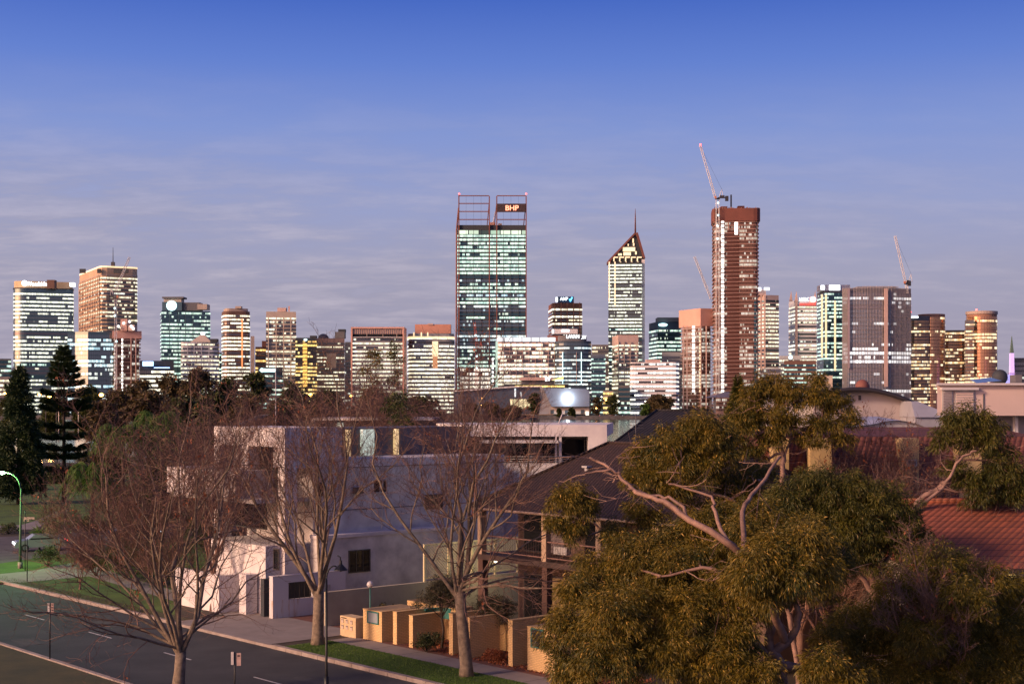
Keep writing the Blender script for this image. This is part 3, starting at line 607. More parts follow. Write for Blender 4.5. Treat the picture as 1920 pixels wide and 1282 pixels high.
# T29
D = 1660; p = fpc(1479, 1491, 1531, D, 14)
r = T('white banded tower with spired corners and a white and red lit sign', p, D, 563, None, cWhite)
bands(r, p, 3, pz(568, D), 4.4, wW, .25, .5, alt={k: wWd for k in (16, 17, 21, 24, 25)} | {k: wD for k in (18, 19, 22)})
for x in (1483, 1493, 1528): b = MB(); b.prism([(px(x-3, D), D-1.2), (px(x+3, D), D-1.2), (px(x+3, D), D+2), (px(x-3, D), D+2)], pz(565, D), pz(546, D), top=[(px(x+.2, D), D-.2), (px(x+.5, D), D-.2), (px(x+.5, D), D), (px(x+.2, D), D)]); b.build('corner_spire', cPink, r)
vfin(r, 1493, D, 563, 700, 4.5, cPink, front=1.0)
text(r, 'HSBC', 1499, 1517, 561.5, D-2, gWhite, hpx=6.5); b = MB(); c = Vector((px(1524, D), D-2, pz(561.5, D))); b.tube([c, c+Vector((0, .8, 0))], 3.4, 16); b.build('disc_sign', glow('pink_disc_light', (1, .75, .72), 2.2), r)
blk(r, 1519, 1530, 567, 557, D, gRed, 1, 'sign_panel', front=.4); blk(r, 1499, 1530, 573, 568.5, D, mat('red_lit_band', (.4, .1, .1), emit=(1, .15, .12), es=.5), 1, 'red_band', front=.6)
# T30
D = 1560; p = rnd(fpc(1531, 1546, 1590, D, 12), 4, 2)
r = T('dark glass tower with three gold vertical lights and a white sign crown', p, D, 545, wG2, cTeal, fh=4.1)
MB().prism(off(p, .5), pz(549, D), pz(545, D)).build('cornice', cMid, r)
blk(r, 1539, 1576, 545, 534, D+2, cWhite, 20, 'sign_crown'); blk(r, 1555, 1575, 544, 534.5, D+1.4, gWhite, 1, 'sign_panel'); blk(r, 1539, 1546, 543, 535, D+1.4, gWhite, 1, 'sign_panel'); blk(r, 1576, 1594, 545, 534, D+4, cWhite, 10, 'sign_crown')
for x, y0, y1 in ((1541, 552, 670), (1548.5, 552, 670), (1565.5, 564, 695)): vfin(r, x, D, y0, y1, 3.2, gGold, front=1.0, name='gold_glow_strip')
# T31 grey finned
D = 1420
def PY(pts, back=34):
    f, rr = ray(1645); q = [Vector((px(x, D+dy), D+dy)) for x, dy in pts]; return [tuple(v) for v in q]+[tuple(q[-1]+f*back), tuple(q[0]+f*back)]
p = PY([(1580, 12), (1590, 2), (1625, 0), (1670, 3), (1708, 12)], 24)
r = T('broad grey finned glass tower with bright floors low down', p, D, 540, wS, conc('mauve_cladding', (.23, .22, .25)), fh=4.15, frac=.78, alt={k: wSx for k in (5, 12, 13, 14, 15)} | {k: winmat('glazing_screen_part', .4, (.95, .95, 1), (1, .95, .85), 1.1, 3.0, 9, (.26, .23, .27), .35, .3) for k in (16, 10, 25, 27, 28, 30)})
ps = [Vector(v) for v in p[:5]]
k_ = 0
for i in range(4):
    A, B = ps[i], ps[i+1]; L = (B-A).length; n = max(2, int(L/1.45)); t = (B-A).normalized(); nn = Vector((t.y, -t.x))
    for k in range(n):
        if k_ >= 98: break
        c = A.lerp(B, (k+.5)/n); yt = 541-(3 if .25 < (c.x-ps[0].x)/(ps[4].x-ps[0].x) < .8 else 0)
        MB().prism([tuple(c-t*.14), tuple(c-t*.14+nn*.9), tuple(c+t*.14+nn*.9), tuple(c+t*.14)], 3, pz(yt-2, D)).build('fin', conc('fin_metal', (.36, .32, .33)), r); k_ += 1
blk(r, 1608, 1680, 541, 537, D+8, conc('mauve_cladding', (.23, .22, .25)), 20)
vfin(r, 1591, D, 541, 690, 4, mat('sunset_streak_metal', (.9, .55, .40), .35, .05, metal=.9), front=1.2); vfin(r, 1661, D, 541, 725, 7, cPink, front=.9)  # first strip is coppery metal added to carry the sunset streak
crane('pale luffing crane on the roof of the broad grey tower', 1700, 533, (1698, 530), (1678, 442), D+10, ybase=550, counter=4, mw=2.2)
# T37-39 low ones
D = 1450; T('low brown roofed block with green lit floors', fpr(1470, 1530, D, 24), D, 676, wG2, cBrown, fh=4.3, frac=.5)
D = 1600; r = T('low pale block with cyan rooftop light', fpr(1461, 1502, D, 24), D, 667, wW5, cWhite, fh=4.3); MB().ball((px(1482, D), D-1, pz(670, D)), 2.6).build('roof_light', gCool, r)
D = 1380; T('small tan stone block in front of the gold striped dark tower', fpr(1514, 1561, D, 20), D, 704, None, cBeige)
D = 1380; r = T('low pale block at the foot of the cream tower', fpr(1425, 1464, D, 20), D, 690, wD, cGrey, fh=5); 
# T32-34 apartment towers
D = 1460; p = circ(1722, 1771, D+14, 30)
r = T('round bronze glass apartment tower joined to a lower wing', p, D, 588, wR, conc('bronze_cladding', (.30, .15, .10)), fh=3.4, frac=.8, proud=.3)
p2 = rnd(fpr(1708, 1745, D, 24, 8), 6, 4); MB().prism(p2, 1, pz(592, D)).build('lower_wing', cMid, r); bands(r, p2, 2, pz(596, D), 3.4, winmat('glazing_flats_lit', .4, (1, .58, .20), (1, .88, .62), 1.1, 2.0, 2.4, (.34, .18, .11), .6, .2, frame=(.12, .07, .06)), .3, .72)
blk(r, 1708, 1732, 596, 593, D, gWhite, 1, 'sign_panel', front=1)
D = 1500; r = T('stepped lower apartment tower between the two round bronze ones', rnd(fpr(1769, 1813, D, 26, 5), 5, 3), D, 619, winmat('glazing_flats_lit', .4, (1, .58, .20), (1, .88, .62), 1.1, 2.0, 2.4, (.34, .18, .11), .6, .2, frame=(.12, .07, .06)), cMid, fh=3.4, frac=.75)
D = 1450; p = circ(1813, 1868, D+15, 32)
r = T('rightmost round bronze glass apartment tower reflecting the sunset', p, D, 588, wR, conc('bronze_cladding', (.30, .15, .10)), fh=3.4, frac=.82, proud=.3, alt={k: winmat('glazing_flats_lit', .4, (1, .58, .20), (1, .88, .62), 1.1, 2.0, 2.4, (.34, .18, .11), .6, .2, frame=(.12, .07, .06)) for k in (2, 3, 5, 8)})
MB().prism(off(p, .8), pz(588, D), pz(582.5, D)).build('crown_ring', cTan, r)
p2 = fpr(1811, 1826, D+1, 12, 5); MB().prism(p2, 1, pz(600, D)).build('balcony_stack', cMid, r); bands(r, p2, 2, pz(602, D), 3.4, winmat('glazing_flats_lit', .4, (1, .58, .20), (1, .88, .62), 1.1, 2.0, 2.4, (.34, .18, .11), .6, .2, frame=(.12, .07, .06)), .3, .6, name='balcony')
for x, y in ((1715, 584), (1840, 580)): MB().ball((px(x, D), D+15, pz(y-1, D)), 1.0).build('beacon', gRedS, r)
# bell tower
D = 1400; c = (px(1897, D), D)
r = thing('bell_tower', 'slim copper spire lit purple between blue glass sails at far right', 'bell tower', (c[0], c[1], .8))
b = MB(); s = 2.6; b.prism([(c[0]-s, D-s), (c[0]+s, D-s), (c[0]+s, D+s), (c[0]-s, D+s)], 1, pz(662, D), top=[(c[0]-1.7, D-1.7), (c[0]+1.7, D-1.7), (c[0]+1.7, D+1.7), (c[0]-1.7, D+1.7)]); b.build('lit_shaft', gPurp, r)
b = MB(); s = 1.6; b.prism([(c[0]-s, D-s), (c[0]+s, D-s), (c[0]+s, D+s), (c[0]-s, D+s)], pz(662, D), pz(630, D), top=[(c[0]-.2, D-.2), (c[0]+.2, D-.2), (c[0]+.2, D+.2), (c[0]-.2, D+.2)]); b.build('spire', conc('copper_green', (.10, .16, .14)), r)
for k in range(9): z = 6+k*4.4; MB().box(c[0]-2.9, c[0]+2.9, D-2.9, D+2.9, z, z+.7).build('floor_ring', conc('ring_violet', (.3, .2, .4)), r)
b = MB(); xa = px(1872, D); xb = px(1893, D)
for k in range(8): z0 = 1+k*5.0; b.box(xa+k*.3, xb, D-3, D+10, z0, z0+4.1)
b.build('glass_sail', gLB, r)
T('grey low block at the right edge beyond the bell tower', fpr(1898, 1960, 1500, 24), 1500, 671, wD, cMid, fh=5)
# ============================================================ far bank: convention centre, trees, lamps
D = 1345
r = thing('convention_centre', 'angular grey metal convention centre with floodlit prow on the far bank', 'convention centre', (px(980, D), D, .8))
mMet = mat('brushed_zinc', (.34, .36, .42), .38, .12, .04, metal=.75); mZinc = mat('dark_zinc', (.12, .13, .17), .45, .2, .03, metal=.5)
def xz(pts, y0, y1):
    b = MB(); n = len(pts); A = [(px(x, D), y0, pz(y, D)) for x, y in pts]; B = [(px(x, D), y1, pz(y, D)) for x, y in pts]
    b.face(A); b.face(B[::-1])
    for i in range(n): j = (i+1) % n; b.face([A[i], B[i], B[j], A[j]])
    return b
xz([(850, 776), (1012, 776), (1018, 748), (1014, 724), (960, 725), (850, 733)], D+6, D+60).build('main_hall', mZinc, r)
xz([(848, 734.5), (960, 726.5), (1016, 725.5), (1016, 723.5), (960, 724), (848, 732)], D+3, D+61).build('roof_edge', cWhite, r)
xz([(1034, 762), (1105, 762), (1105, 733), (1098, 729), (1062, 728), (1018, 727)], D-3, D+40).build('prow', mMet, r)
xz([(1030, 776), (1105, 776), (1105, 762), (1034, 762)], D, D+38).build('lower_wall', cTan, r)
xz([(1010, 776), (1031, 776), (1034, 764), (1021, 727), (1012, 725), (1018, 748)], D+1, D+12).build('blade_wall', cGrey, r)
xz([(958, 766), (996, 766), (994, 748), (956, 748)], D+5.4, D+5.9).build('lit_foyer', mat('foyer_glow', (.3, .25, .2), .5, .5, .25, emit=(1, .82, .45), es=1.0), r)
for x in (963, 972, 981, 990): vfin(r, x, D+5, 748, 766, .7, cDark)
for x, a, b_ in ((966, 728, 744), (977, 735, 744)): blk(r, x-1.5, x+1.5, b_, a, D+6, glow('slot_window', (.8, .95, 1), .9), 1, 'slot_window', front=.6)
blk(r, 945, 1066, 727, 719.5, D+30, cDark, 20, 'upper_deck'); blk(r, 965, 1062, 725.5, 721.5, D+29.5, winmat('glazing_amber', .9, YEL, YEL), 1, 'lit_strip', front=.4)
MB().box(px(965, D), px(1062, D), D+29.2, D+29.6, pz(725.5, D), pz(722, D)).build('lit_strip', winmat('glazing_lime', .8, (.95, .95, .3), (1, .85, .3), 1.2, 2, 14, h0=0), r)
for x in (1035, 1062, 1092): blk(r, x-3, x+3, 775, 768, D, cDark, 1, 'doorway', front=.4)
MB().ball((px(1064, D), D-6, 17), .8).build('floodlight', glow('flood_head', (.85, .95, 1), 8), r)
l = bpy.data.lights.new('floodlight_lamp', 'POINT'); l.energy = 26000; l.color = (.80, .93, 1); l.shadow_soft_size = 1; lo = bpy.data.objects.new('floodlight_lamp', l); COL.objects.link(lo); lo.location = (px(1064, D), D-8, 17)
MB().box(px(1098, D), px(1104, D), D-1, D-.6, 1.5, 5).build('lit_doorway', glow('door_glow', (1, .9, .7), 1.4), r)
D2 = 1400
r = thing('conference_wing', 'grey wedge roofed wing with white letters and a yellow beam above the convention centre', 'building', (px(1000, D2), D2, .8))
blk(r, 978, 1040, 770, 713, D2, cMid, 20, 'wall'); blk(r, 975, 1036, 713, 707, D2-3, cPink, 24, 'roof_wedge'); text(r, 'EY', 1022, 1032, 711, D2-4, gWhite, hpx=7)
b = MB(); b.face([(px(1034, D2), D2-4, pz(713, D2)), (px(1056, D2), D2-4, pz(711, D2)), (px(1056, D2), D2-4, pz(705, D2))]); b.face([(px(1034, D2), D2-3, pz(713, D2)), (px(1056, D2), D2-3, pz(705, D2)), (px(1056, D2), D2-3, pz(711, D2))]); b.build('yellow_sign', gYel, r)
# street lamps on the far road and on the left foreshore
def lamp(label, x, y, D, zb, m, group, rad=.7, name='street_lamp', pole=cMid, arm=2.2, pt=None):
    X = px(x, D); Z = pz(y, D); r = thing(name, label, 'street lamp', (X, D, zb), group)
    b = MB(); b.tube([(X+arm, D, zb), (X+arm, D, Z-.6), (X+arm*.7, D, Z+.2), (X, D, Z+.3)], [.14, .10, .08, .06], 6); b.build('pole', pole, r)
    MB().ball((X, D, Z), rad, .7).build('lamp_head', m, r)
    if pt:
        l = bpy.data.lights.new('lamp_light', 'POINT'); l.energy = pt; l.color = (1, .50, .14); l.shadow_soft_size = .6
        lo = bpy.data.objects.new('lamp_light', l); COL.objects.link(lo); lo.location = (X, D, Z-1.2)
gl = [(904, 747, 'beside the dark metal hall'), (903, 760, 'low in front of the dark metal hall'), (1136, 750, 'left of the tan stone pavilion'), (1226, 752, 'brightest one, below the white ribbon block'), (1243, 752, 'right neighbour of the brightest one'),
      (1118, 765, 'just right of the metal prow')]
for x, y, s in gl: lamp('orange street lamp on the far bank, '+s, x, y, 1302, .8, gOr, 'orange lamps on the far bank', .95 if 'brightest' in s else .75)
for x, y, s in ((1160, 752, 'left of the dark round tree'), (1210, 752, 'above the green lit shrubs'), (1066+62, 744, 'behind the far bank promenade')):
    lamp('white street lamp on the far bank, '+s, x, y, 1304, .8, glow('white_lamp', (1, .9, .7), 6), 'white lamps on the far bank', .7)
for i, (x, y, D, s) in enumerate(((190, 740, 470, 'right of the norfolk pine'), (231, 740, 480, 'in front of the olive brown trees'), (93, 742, 470, 'left of the norfolk pine'), (10, 737, 480, 'at the left edge'), (74, 739, 500, 'just right of the dark conifer'), (272, 741, 470, 'half hidden in branches'))):
    lamp('orange street lamp on the foreshore '+s, x, y, D, 0, gOr, 'orange lamps on the foreshore', .75 if i not in (3, 4) else .55, pt=2600)
for x, y, D, s in ((582, 740, 520, 'above the low house roofs'), (658, 742, 560, 'between bare crowns'), (694, 768, 500, 'low between bare trees')):
    lamp('small orange street lamp seen through bare branches '+s, x, y, D, -1, gOr, 'orange lamps behind the bare trees', .75 if x != 658 else .5)
for x, s in ((110, 'by the pine trunk'), (147, 'right of the pine trunk')):
    D = 480; r = thing('lamp_column', 'pale unlit lamp column on the foreshore '+s, 'lamp post', (px(x, D), D, 0), 'unlit lamp columns on the foreshore')
    b = MB(); b.tube([(px(x, D), D, 0), (px(x, D), D, pz(748, D)), (px(x-6, D), D, pz(742, D))], [.16, .12, .08], 6); b.build('pole', cWhite, r)
    MB().box(px(x-9, D), px(x-5, D), D-.2, D+.2, pz(742.5, D), pz(741, D)).build('lamp_head', steel, r)
D = 300; MB().tube([(px(517, D), D, 0), (px(517, D), D, pz(684, D))], [.14, .07], 8).build('flagpole', mat('white_pole', (.6, .58, .6)), label='tall white pole rising over bare treetops in front of the ribbed beige tower', cat='flagpole')
# cars on the roads (the photograph records their lights)
def car(label, x, y, yaw, body, group=None, lights=True):
    """built along local +x = forward, then turned"""
    cy, sy = math.cos(yaw), math.sin(yaw); o = Vector((x, y, .05)) if y < 600 else Vector((x, y, .9))
    if 600 < y < 900: o.z = .1
    r = thing('parked_car' if not lights else 'car', label, 'car', tuple(o), group); r.rotation_euler = (0, 0, yaw)
    save = WL[r.name]; WL[r.name] = Vector((0, 0, 0))
    prof = [(-2.2, .35), (-2.2, .85), (-1.9, 1.0), (-1.2, 1.02), (-.75, 1.42), (.55, 1.45), (1.15, 1.0), (2.0, .88), (2.2, .7), (2.2, .35)]
    b = MB(); A = [(a, -.88, z) for a, z in prof]; B = [(a, .88, z) for a, z in prof]; b.face(A); b.face(B[::-1]); n = len(prof)
    for i in range(n): j = (i+1) % n; b.face([A[i], B[i], B[j], A[j]])
    b.build('body', body, r)
    b = MB(); gz = mat('car_glass', (.02, .02, .025), .1, .05, 1)
    b.prism([(-1.1, -.89), (1.0, -.89), (1.0, .89), (-1.1, .89)], 1.03, 1.38, top=[(-.78, -.86), (.55, -.86), (.55, .86), (-.78, .86)]); b.build('window', gz, r)
    for a in (-1.35, 1.35):
        for s in (-1, 1):
            wo_ = MB().tube([(a, s*.92, .33), (a, s*.72, .33)], .33, 14).build('wheel', mat('tyre', (.02, .02, .02), .8), r); WL[wo_.name] = Vector((0, 0, 0)); MB().tube([(a, s*.94, .33), (a, s*.90, .33)], .19, 10).build('rim', mat('rim_alloy', (.4, .4, .42), .35, metal=.8), wo_)
    for s in (-1, 1):
        MB().box(2.15, 2.24, s*.62-.18, s*.62+.18, .62, .78).build('headlight', glow('headlight_glow', (.85, .92, 1), 5), r)
        MB().box(-2.24, -2.15, s*.66-.16, s*.66+.16, .72, .88).build('tail_light', glow('tail_glow', (1, .05, .03), 4), r)
    WL[r.name] = save; return r
pD = mat('car_paint_dark', (.05, .06, .09), .25, .05, 1, coat=.6); pS = mat('car_paint_silver', (.38, .38, .40), .3, .05, 1, metal=.5, coat=.5); pRd = mat('car_paint_red', (.30, .03, .03), .3, .05, 1, coat=.5)
x_, y_ = gp(255, 1012); car('dark car with red tail lights driving away along the side road', x_, y_, R_(25), pD)
x_, y_ = gp(75, 1032); car('silver car with white headlights on the side road near the green lamp', x_, y_, R_(205), pS)
car('red tail lit car on the foreshore road behind the pine', px(165, 747), 747, R_(0), pRd, 'cars on the foreshore road'); car('silver car on the foreshore road right of the pine', px(205, 746), 746, R_(0), pS, 'cars on the foreshore road')
for k, (x, wv) in enumerate(((1060, 'below the floodlit prow'), (1128, 'right of the metal prow'), (1150, 'left of the dark round tree'), (1172, 'with bright headlights near the black roof'), (1000, 'behind the round shore tree'), (930, 'by the low hedge'))):
    car('small car on the far bank road '+wv, px(x, 1310), 1310, R_(180) if k == 3 else R_(20 if k % 2 else -15), (pD, pS, pRd)[k % 3], 'cars on the far bank road')
# ============================================================ near ground: streets, verges, paths
def gsheet(name, pts, z, m, **kw): return sheet(name, [gp(x, y) for x, y in pts][::-1], z, m, kind='structure', **kw)
mAs = mat('asphalt', (.050, .050, .054), .8, .25, .35, col2=(.024, .024, .027), bump=.25, bs=60)
mAs2 = mat('side_asphalt', (.10, .085, .085), .8, .2, .6, bump=.2, bs=60)
mPav = mat('concrete_path', (.27, .23, .22), .85, .12, .8, col2=(.20, .17, .165), bump=.2, bs=40)
mKerb = mat('kerb_concrete', (.36, .30, .28), .85, .2, 1.5, col2=(.22, .17, .15)); mPaint = mat('road_paint', (.55, .53, .52), .7, .2, 3)
mBrk = mat('red_brick_paving', (.16, .065, .05), .85, .25, 3, bump=.3, bs=20)
def ssheet(name, t0, t1, n0, n1, z, m): return sheet(name, [S(t0, n0), S(t1, n0), S(t1, n1), S(t0, n1)], z, m, kind='structure')
ssheet('road', -124, -20, 30.7, 41.2, -.12+.0, mAs)
# the soil slab has to dip below the road: kerbs stand on both sides
gsheet('lawn', [(-400, 1092), (20, 1092), (330, 1160), (330, 1105), (240, 1085), (420, 1060), (420, 1000), (330, 1003), (150, 1035), (-400, 1090)], .012, mGr)
gsheet('lawn_park', [(-700, 1004), (350, 980), (600, 965), (600, 890), (-700, 890)], .010, mGr)
gsheet('side_road', [(-400, 1092), (0, 1056), (150, 1034), (330, 1006), (520, 985), (520, 965), (300, 984), (60, 1004), (-400, 1022)], .016, mAs2)
gsheet('path_park', [(-500, 1004), (60, 992), (110, 975), (130, 955), (112, 955), (70, 975), (40, 984), (-500, 996)], .020, mPav)
gsheet('path_corner', [(-300, 1093), (0, 1089), (40, 1092), (190, 1078), (140, 1054), (60, 1070), (0, 1076), (-300, 1084)], .022, mPav)
gsheet('path_left', [(140, 1052), (125, 1068), (330, 1128), (440, 1160), (520, 1185), (560, 1180), (500, 1150), (400, 1128), (250, 1085), (165, 1058)], .024, mPav)
ssheet('driveway', -77.5, -66.8, 41.35, 47.4, .027, mPav)
ssheet('verge', -65.9, -25, 41.35, 44.55, .016, mGr)
ssheet('verge_left', -112, -77.6, 41.35, 42.7, .018, mGrD)
ssheet('footpath', -65.9, -25, 44.55, 46.2, .020, mPav)
for k in range(12): ssheet('path_joint', -64.4+k*2.4, -64.37+k*2.4, 44.55, 46.2, .026, mSoil)
ssheet('brick_paving', -79.5, -50, 46.2, 53, .010, mBrk)
ssheet('verge_near', -112, -20, 10, 30.4, .014, mGrD)
b = MB(); b.sbox(-112, -77.5, 41.2, 41.45, -.2, .07); b.build('kerb', mKerb, kind='structure')
b = MB()
for k in range(28): b.sbox(-66.4+k*1.5, -64.93+k*1.5, 41.17, 41.47, -.2, .075)
b.build('kerb', mKerb, kind='structure'); MB().sbox(-77.5, -66.4, 41.2, 41.4, -.2, .03).build('kerb', mKerb, kind='structure')
MB().sbox(-112, -20, 30.45, 30.7, -.2, .07).build('kerb', mKerb, kind='structure')
for t in (-96, -87, -78, -69, -60, -51): ssheet('lane_marking', t, t+2.9, 36.2, 36.32, -.112, mPaint)
for pts in (((20, 1195), (62, 1192), (78, 1202), (40, 1208)), ((150, 1150), (230, 1165), (215, 1172), (140, 1156)), ((560, 1262), (640, 1275), (600, 1280), (540, 1268))):
    gp_ = [gp(*p) for p in pts]; sheet('road_patch', [(x*1.0, y*1.0) for x, y in gp_][::-1], -.113, mat('worn_asphalt', (.075, .072, .072), .85, .3, 2, col2=(.04, .04, .042)), kind='structure')
# ground slab is hollowed for the carriageway
gr = bpy.data.objects['ground']; gr.location.z -= .14
for nm, n0, n1, t0, t1 in (('ground_beyond', 41.21, 420, -460, 420), ('ground_near', -120, 30.68, -460, 420)):
    MB().sbox(t0, t1, n0, n1, -.2, 0).build(nm, mSoil, kind='structure') if n0 < 0 else None
sheet('ground_beyond', [S(-250, 41.21), S(200, 41.21), S(200, 130), (150, 318), (-88, 312), (-300, 308), S(-250, 60)], 0.0, mSoil, kind='structure')
# ============================================================ street furniture
def green_lamp():
    X, Y = gp(38, 1065); r = thing('street_lamp', 'tall green street lamp with curved arm glowing green at left', 'street lamp', (X, Y, 0))
    zt = pz(886, Y); hx = px(4, Y); pg = mat('green_pole_paint', (.05, .12, .06), .5, .1, 2)
    P = [(X, Y, 0), (X, Y, 2), (X+.05, Y, zt-1.2)]
    for k in range(7): a = k/6*math.pi/2; P.append((X-(X-hx)*.85*(1-math.cos(a)), Y, zt-1.2+1.25*math.sin(a)))
    MB().tube(P, [.13, .10, .07]+[.055]*7, 8).build('pole', pg, r); MB().tube([(X, Y, 0), (X, Y, .5)], .2, 8).build('base', mKerb, r)
    b = MB(); b.ball((hx, Y, zt), .24, .5); b.build('lamp_head', glow('green_lamp_glow', (.35, 1, .45), 14), r)
    l = bpy.data.lights.new('green_lamp_light', 'POINT'); l.energy = 2200; l.color = (.42, 1, .34); l.shadow_soft_size = .3
    lo = bpy.data.objects.new('green_lamp_light', l); COL.objects.link(lo); lo.location = (hx, Y, zt-.45)
green_lamp()
blackP = mat('black_post_paint', (.008, .008, .01), .45, .1, 3)
def post(label, x, yb, yt, plates, name='street_sign', lean=0, cat='street sign', group=None):
    X, Y = gp(x, yb); r = thing(name, label, cat, (X, Y, 0), group); zt = pz(yt, Y)
    MB().tube([(X, Y, 0), (X+lean, Y, zt)], .035, 6).build('post', blackP, r)
    for (a, c, y0, y1, m, dy) in plates:
        MB().box(px(a, Y), px(c, Y), Y-.06+dy, Y-.035+dy, pz(y1, Y), pz(y0, Y)).build('sign_plate', m, r)
    return r
wPl = mat('sign_white', (.55, .5, .5), .6, .15, 6); pPl = mat('sign_pinkish', (.45, .30, .27), .6, .15, 6); dkI = mat('sign_ink', (.05, .03, .04), .6)
r = post('black sign post with two small white plates by the left road bend', 93.5, 1237, 1129, [(89.5, 93.5, 1130, 1148, wPl, 0), (96, 101, 1130, 1149, pPl, .02)]); Y = gp(93.5, 1237)[1]
for q in range(3): MB().box(px(97, Y), px(100, Y), Y-.05, Y-.042, pz(1134+q*5, Y), pz(1132+q*5, Y)).build('sign_symbol', dkI, r)
r = post('black sign post with white and pink plates at the bottom near kerb', 440, 1330, 1222, [(433.5, 438.5, 1221, 1245, wPl, 0), (444, 452, 1223, 1247, pPl, .02)]); Y = gp(440, 1330)[1]
MB().box(px(445.5, Y), px(450, Y), Y-.05, Y-.042, pz(1230, Y), pz(1227, Y)).build('sign_symbol', dkI, r)
post('plain black bollard post beside the path near the green lamp', 51, 1090, 1009, [], 'sign_post', cat='post')
r = post('street name sign with two cream blades beside the green lamp pole', 47, 1070, 956, [(45, 65, 969, 973.5, mat('cream_blade', (.5, .42, .33)), 0), (44, 54, 973.8, 977, mat('cream_blade', (.5, .42, .33)), .1)])
# black goose neck lamp
X, Y = gp(612, 1305); r = thing('street_lamp', 'black goose neck street lamp, unlit, in front of the pale tree trunk', 'street lamp', (X, Y, 0))
zt = pz(1055, Y); P = [(X, Y, 0), (X, Y, 1.2), (X, Y, zt-.75)]
for k in range(9): a = k/8*math.pi*.60; P.append((X+.30*(1-math.cos(a))*1.15, Y, zt-.75+.62*math.sin(a)))
MB().tube(P, [.085, .06, .05]+[.035]*9, 8).build('pole', blackP, r); MB().tube([(X, Y, 0), (X, Y, .9)], .11, 10).build('base_sleeve', blackP, r)
hx = px(639, Y); b = MB(); hz = pz(1062, Y); n = 16
for (r0, z0, r1, z1) in ((.05, .28, .07, .12), (.07, .12, .16, .02), (.16, .02, .30, -.12), (.30, -.12, .31, -.15)):
    for k in range(n):
        a, c = 2*math.pi*k/n, 2*math.pi*(k+1)/n
        b.face([(hx+r1*math.cos(a), Y+r1*math.sin(a), hz+z1), (hx+r1*math.cos(c), Y+r1*math.sin(c), hz+z1), (hx+r0*math.cos(c), Y+r0*math.sin(c), hz+z0), (hx+r0*math.cos(a), Y+r0*math.sin(a), hz+z0)], smooth=True)
b.build('lamp_shade', blackP, r); MB().ball((hx, Y, hz-.12), .1).build('lamp_bulb', mat('dull_glass', (.25, .25, .25), .2), r)
b = MB(); b.tube([(hx-.02, Y, hz+.2), (hx-.02, Y, hz+.42), (hx-.15, Y, hz+.5)], .03, 6); b.build('hanger', blackP, r)
# ============================================================ yellow brick entry walls along the footpath
def hitN(N, x):            # point on street-parallel plane n=N seen at column x -> t, depth
    m_ = (x-960)/F; t = (m_*N*ND[1]-N*ND[0])/(TD[0]-m_*TD[1]); return t, S(t, N)[1]
def hitT(Tt, x):
    m_ = (x-960)/F; n = (m_*Tt*TD[1]-Tt*TD[0])/(ND[0]-m_*ND[1]); return n, S(Tt, n)[1]
mYB = bpy.data.materials.new('yellow_brick'); mYB.use_nodes = True; g = NG(mYB.node_tree); pb = mYB.node_tree.nodes['Principled BSDF']; pb.inputs['Roughness'].default_value = .85
pos = g.n('ShaderNodeNewGeometry').outputs['Position']; tq = g.vm('DOT_PRODUCT', pos, (TD[0]+ND[0], TD[1]+ND[1], 0)); zq = g.sep(pos)[2]
bk = g.n('ShaderNodeTexBrick'); g.put(bk.inputs['Vector'], g.comb(tq, zq)); bk.inputs['Scale'].default_value = 1; bk.inputs['Brick Width'].default_value = .24; bk.inputs['Row Height'].default_value = .085; bk.inputs['Mortar Size'].default_value = .008
bk.inputs['Color1'].default_value = (.78, .54, .26, 1); bk.inputs['Color2'].default_value = (.70, .47, .215, 1); bk.inputs['Mortar'].default_value = (.36, .21, .10, 1)
nz = g.noise(pos, 1.5, 5, .6); g.put(pb.inputs['Base Color'], g.mix(g.m('MULTIPLY_ADD', nz, .7, -.15, clamp=True), bk.outputs[0], (.40, .25, .13, 1)))
mTeal = mat('teal_paint', (.03, .16, .15), .5, .15, 3); mPanG = mat('frosted_panel', (.30, .33, .36), .25, .06, 2); mPanD = mat('dark_glass_panel', (.03, .03, .05), .15, .1, 2)
def entry_block(label, x0, x1, N, dn, h, panel=None, name='brick_gatehouse'):
    t0, Y0 = hitN(N, x0); t1, Y1 = hitN(N, x1); c = S((t0+t1)/2, N); r = thing(name, label, 'brick wall', (c[0], c[1], 0), 'yellow brick entry walls')
    MB().sbox(t0, t1, N, N+dn, 0, h).build('brickwork', mYB, r); MB().sbox(t0-.02, t1+.02, N-.02, N+dn+.02, h, h+.05).build('capping', mat('yellow_cap', (.58, .38, .18), .8, .15, 3), r)
    if panel:
        a, c2, z0, z1, m = panel; ta, tb = t0+(t1-t0)*a, t0+(t1-t0)*c2
        MB().sbox(ta, tb, N-.03, N+.0, z0, z1).build('panel', m, r)
        b = MB(); b.sbox(ta-.05, ta+.02, N-.06, N-.01, z0-.05, z1+.05); b.sbox(tb-.02, tb+.05, N-.06, N-.01, z0-.05, z1+.05); b.sbox(ta+.02, tb-.02, N-.058, N-.012, z0-.05, z0+.02); b.sbox(ta+.02, tb-.02, N-.058, N-.012, z1-.02, z1+.05); b.build('panel_frame', mTeal, r)
    return r, t0, t1
r, t0, t1 = entry_block('yellow brick gatehouse with pale frosted panel in a teal frame', 681, 716, 46.3, 2.6, 1.62, (.28, .82, .98, 1.56, mPanG))
entry_block('yellow brick fin wall just right of the frosted panel gatehouse', 737, 744, 46.5, 2.3, 1.72, name='brick_wall')
entry_block('yellow brick fin wall left of the olive shrub', 767, 774, 46.5, 2.0, 1.68, name='brick_wall')
entry_block('yellow brick fin wall right of the olive shrub trunk', 842, 849, 46.7, 2.5, 2.1, name='brick_wall')
entry_block('yellow brick fin wall half hidden by the big trunk', 874.5, 881, 46.7, 2.0, 2.05, name='brick_wall')
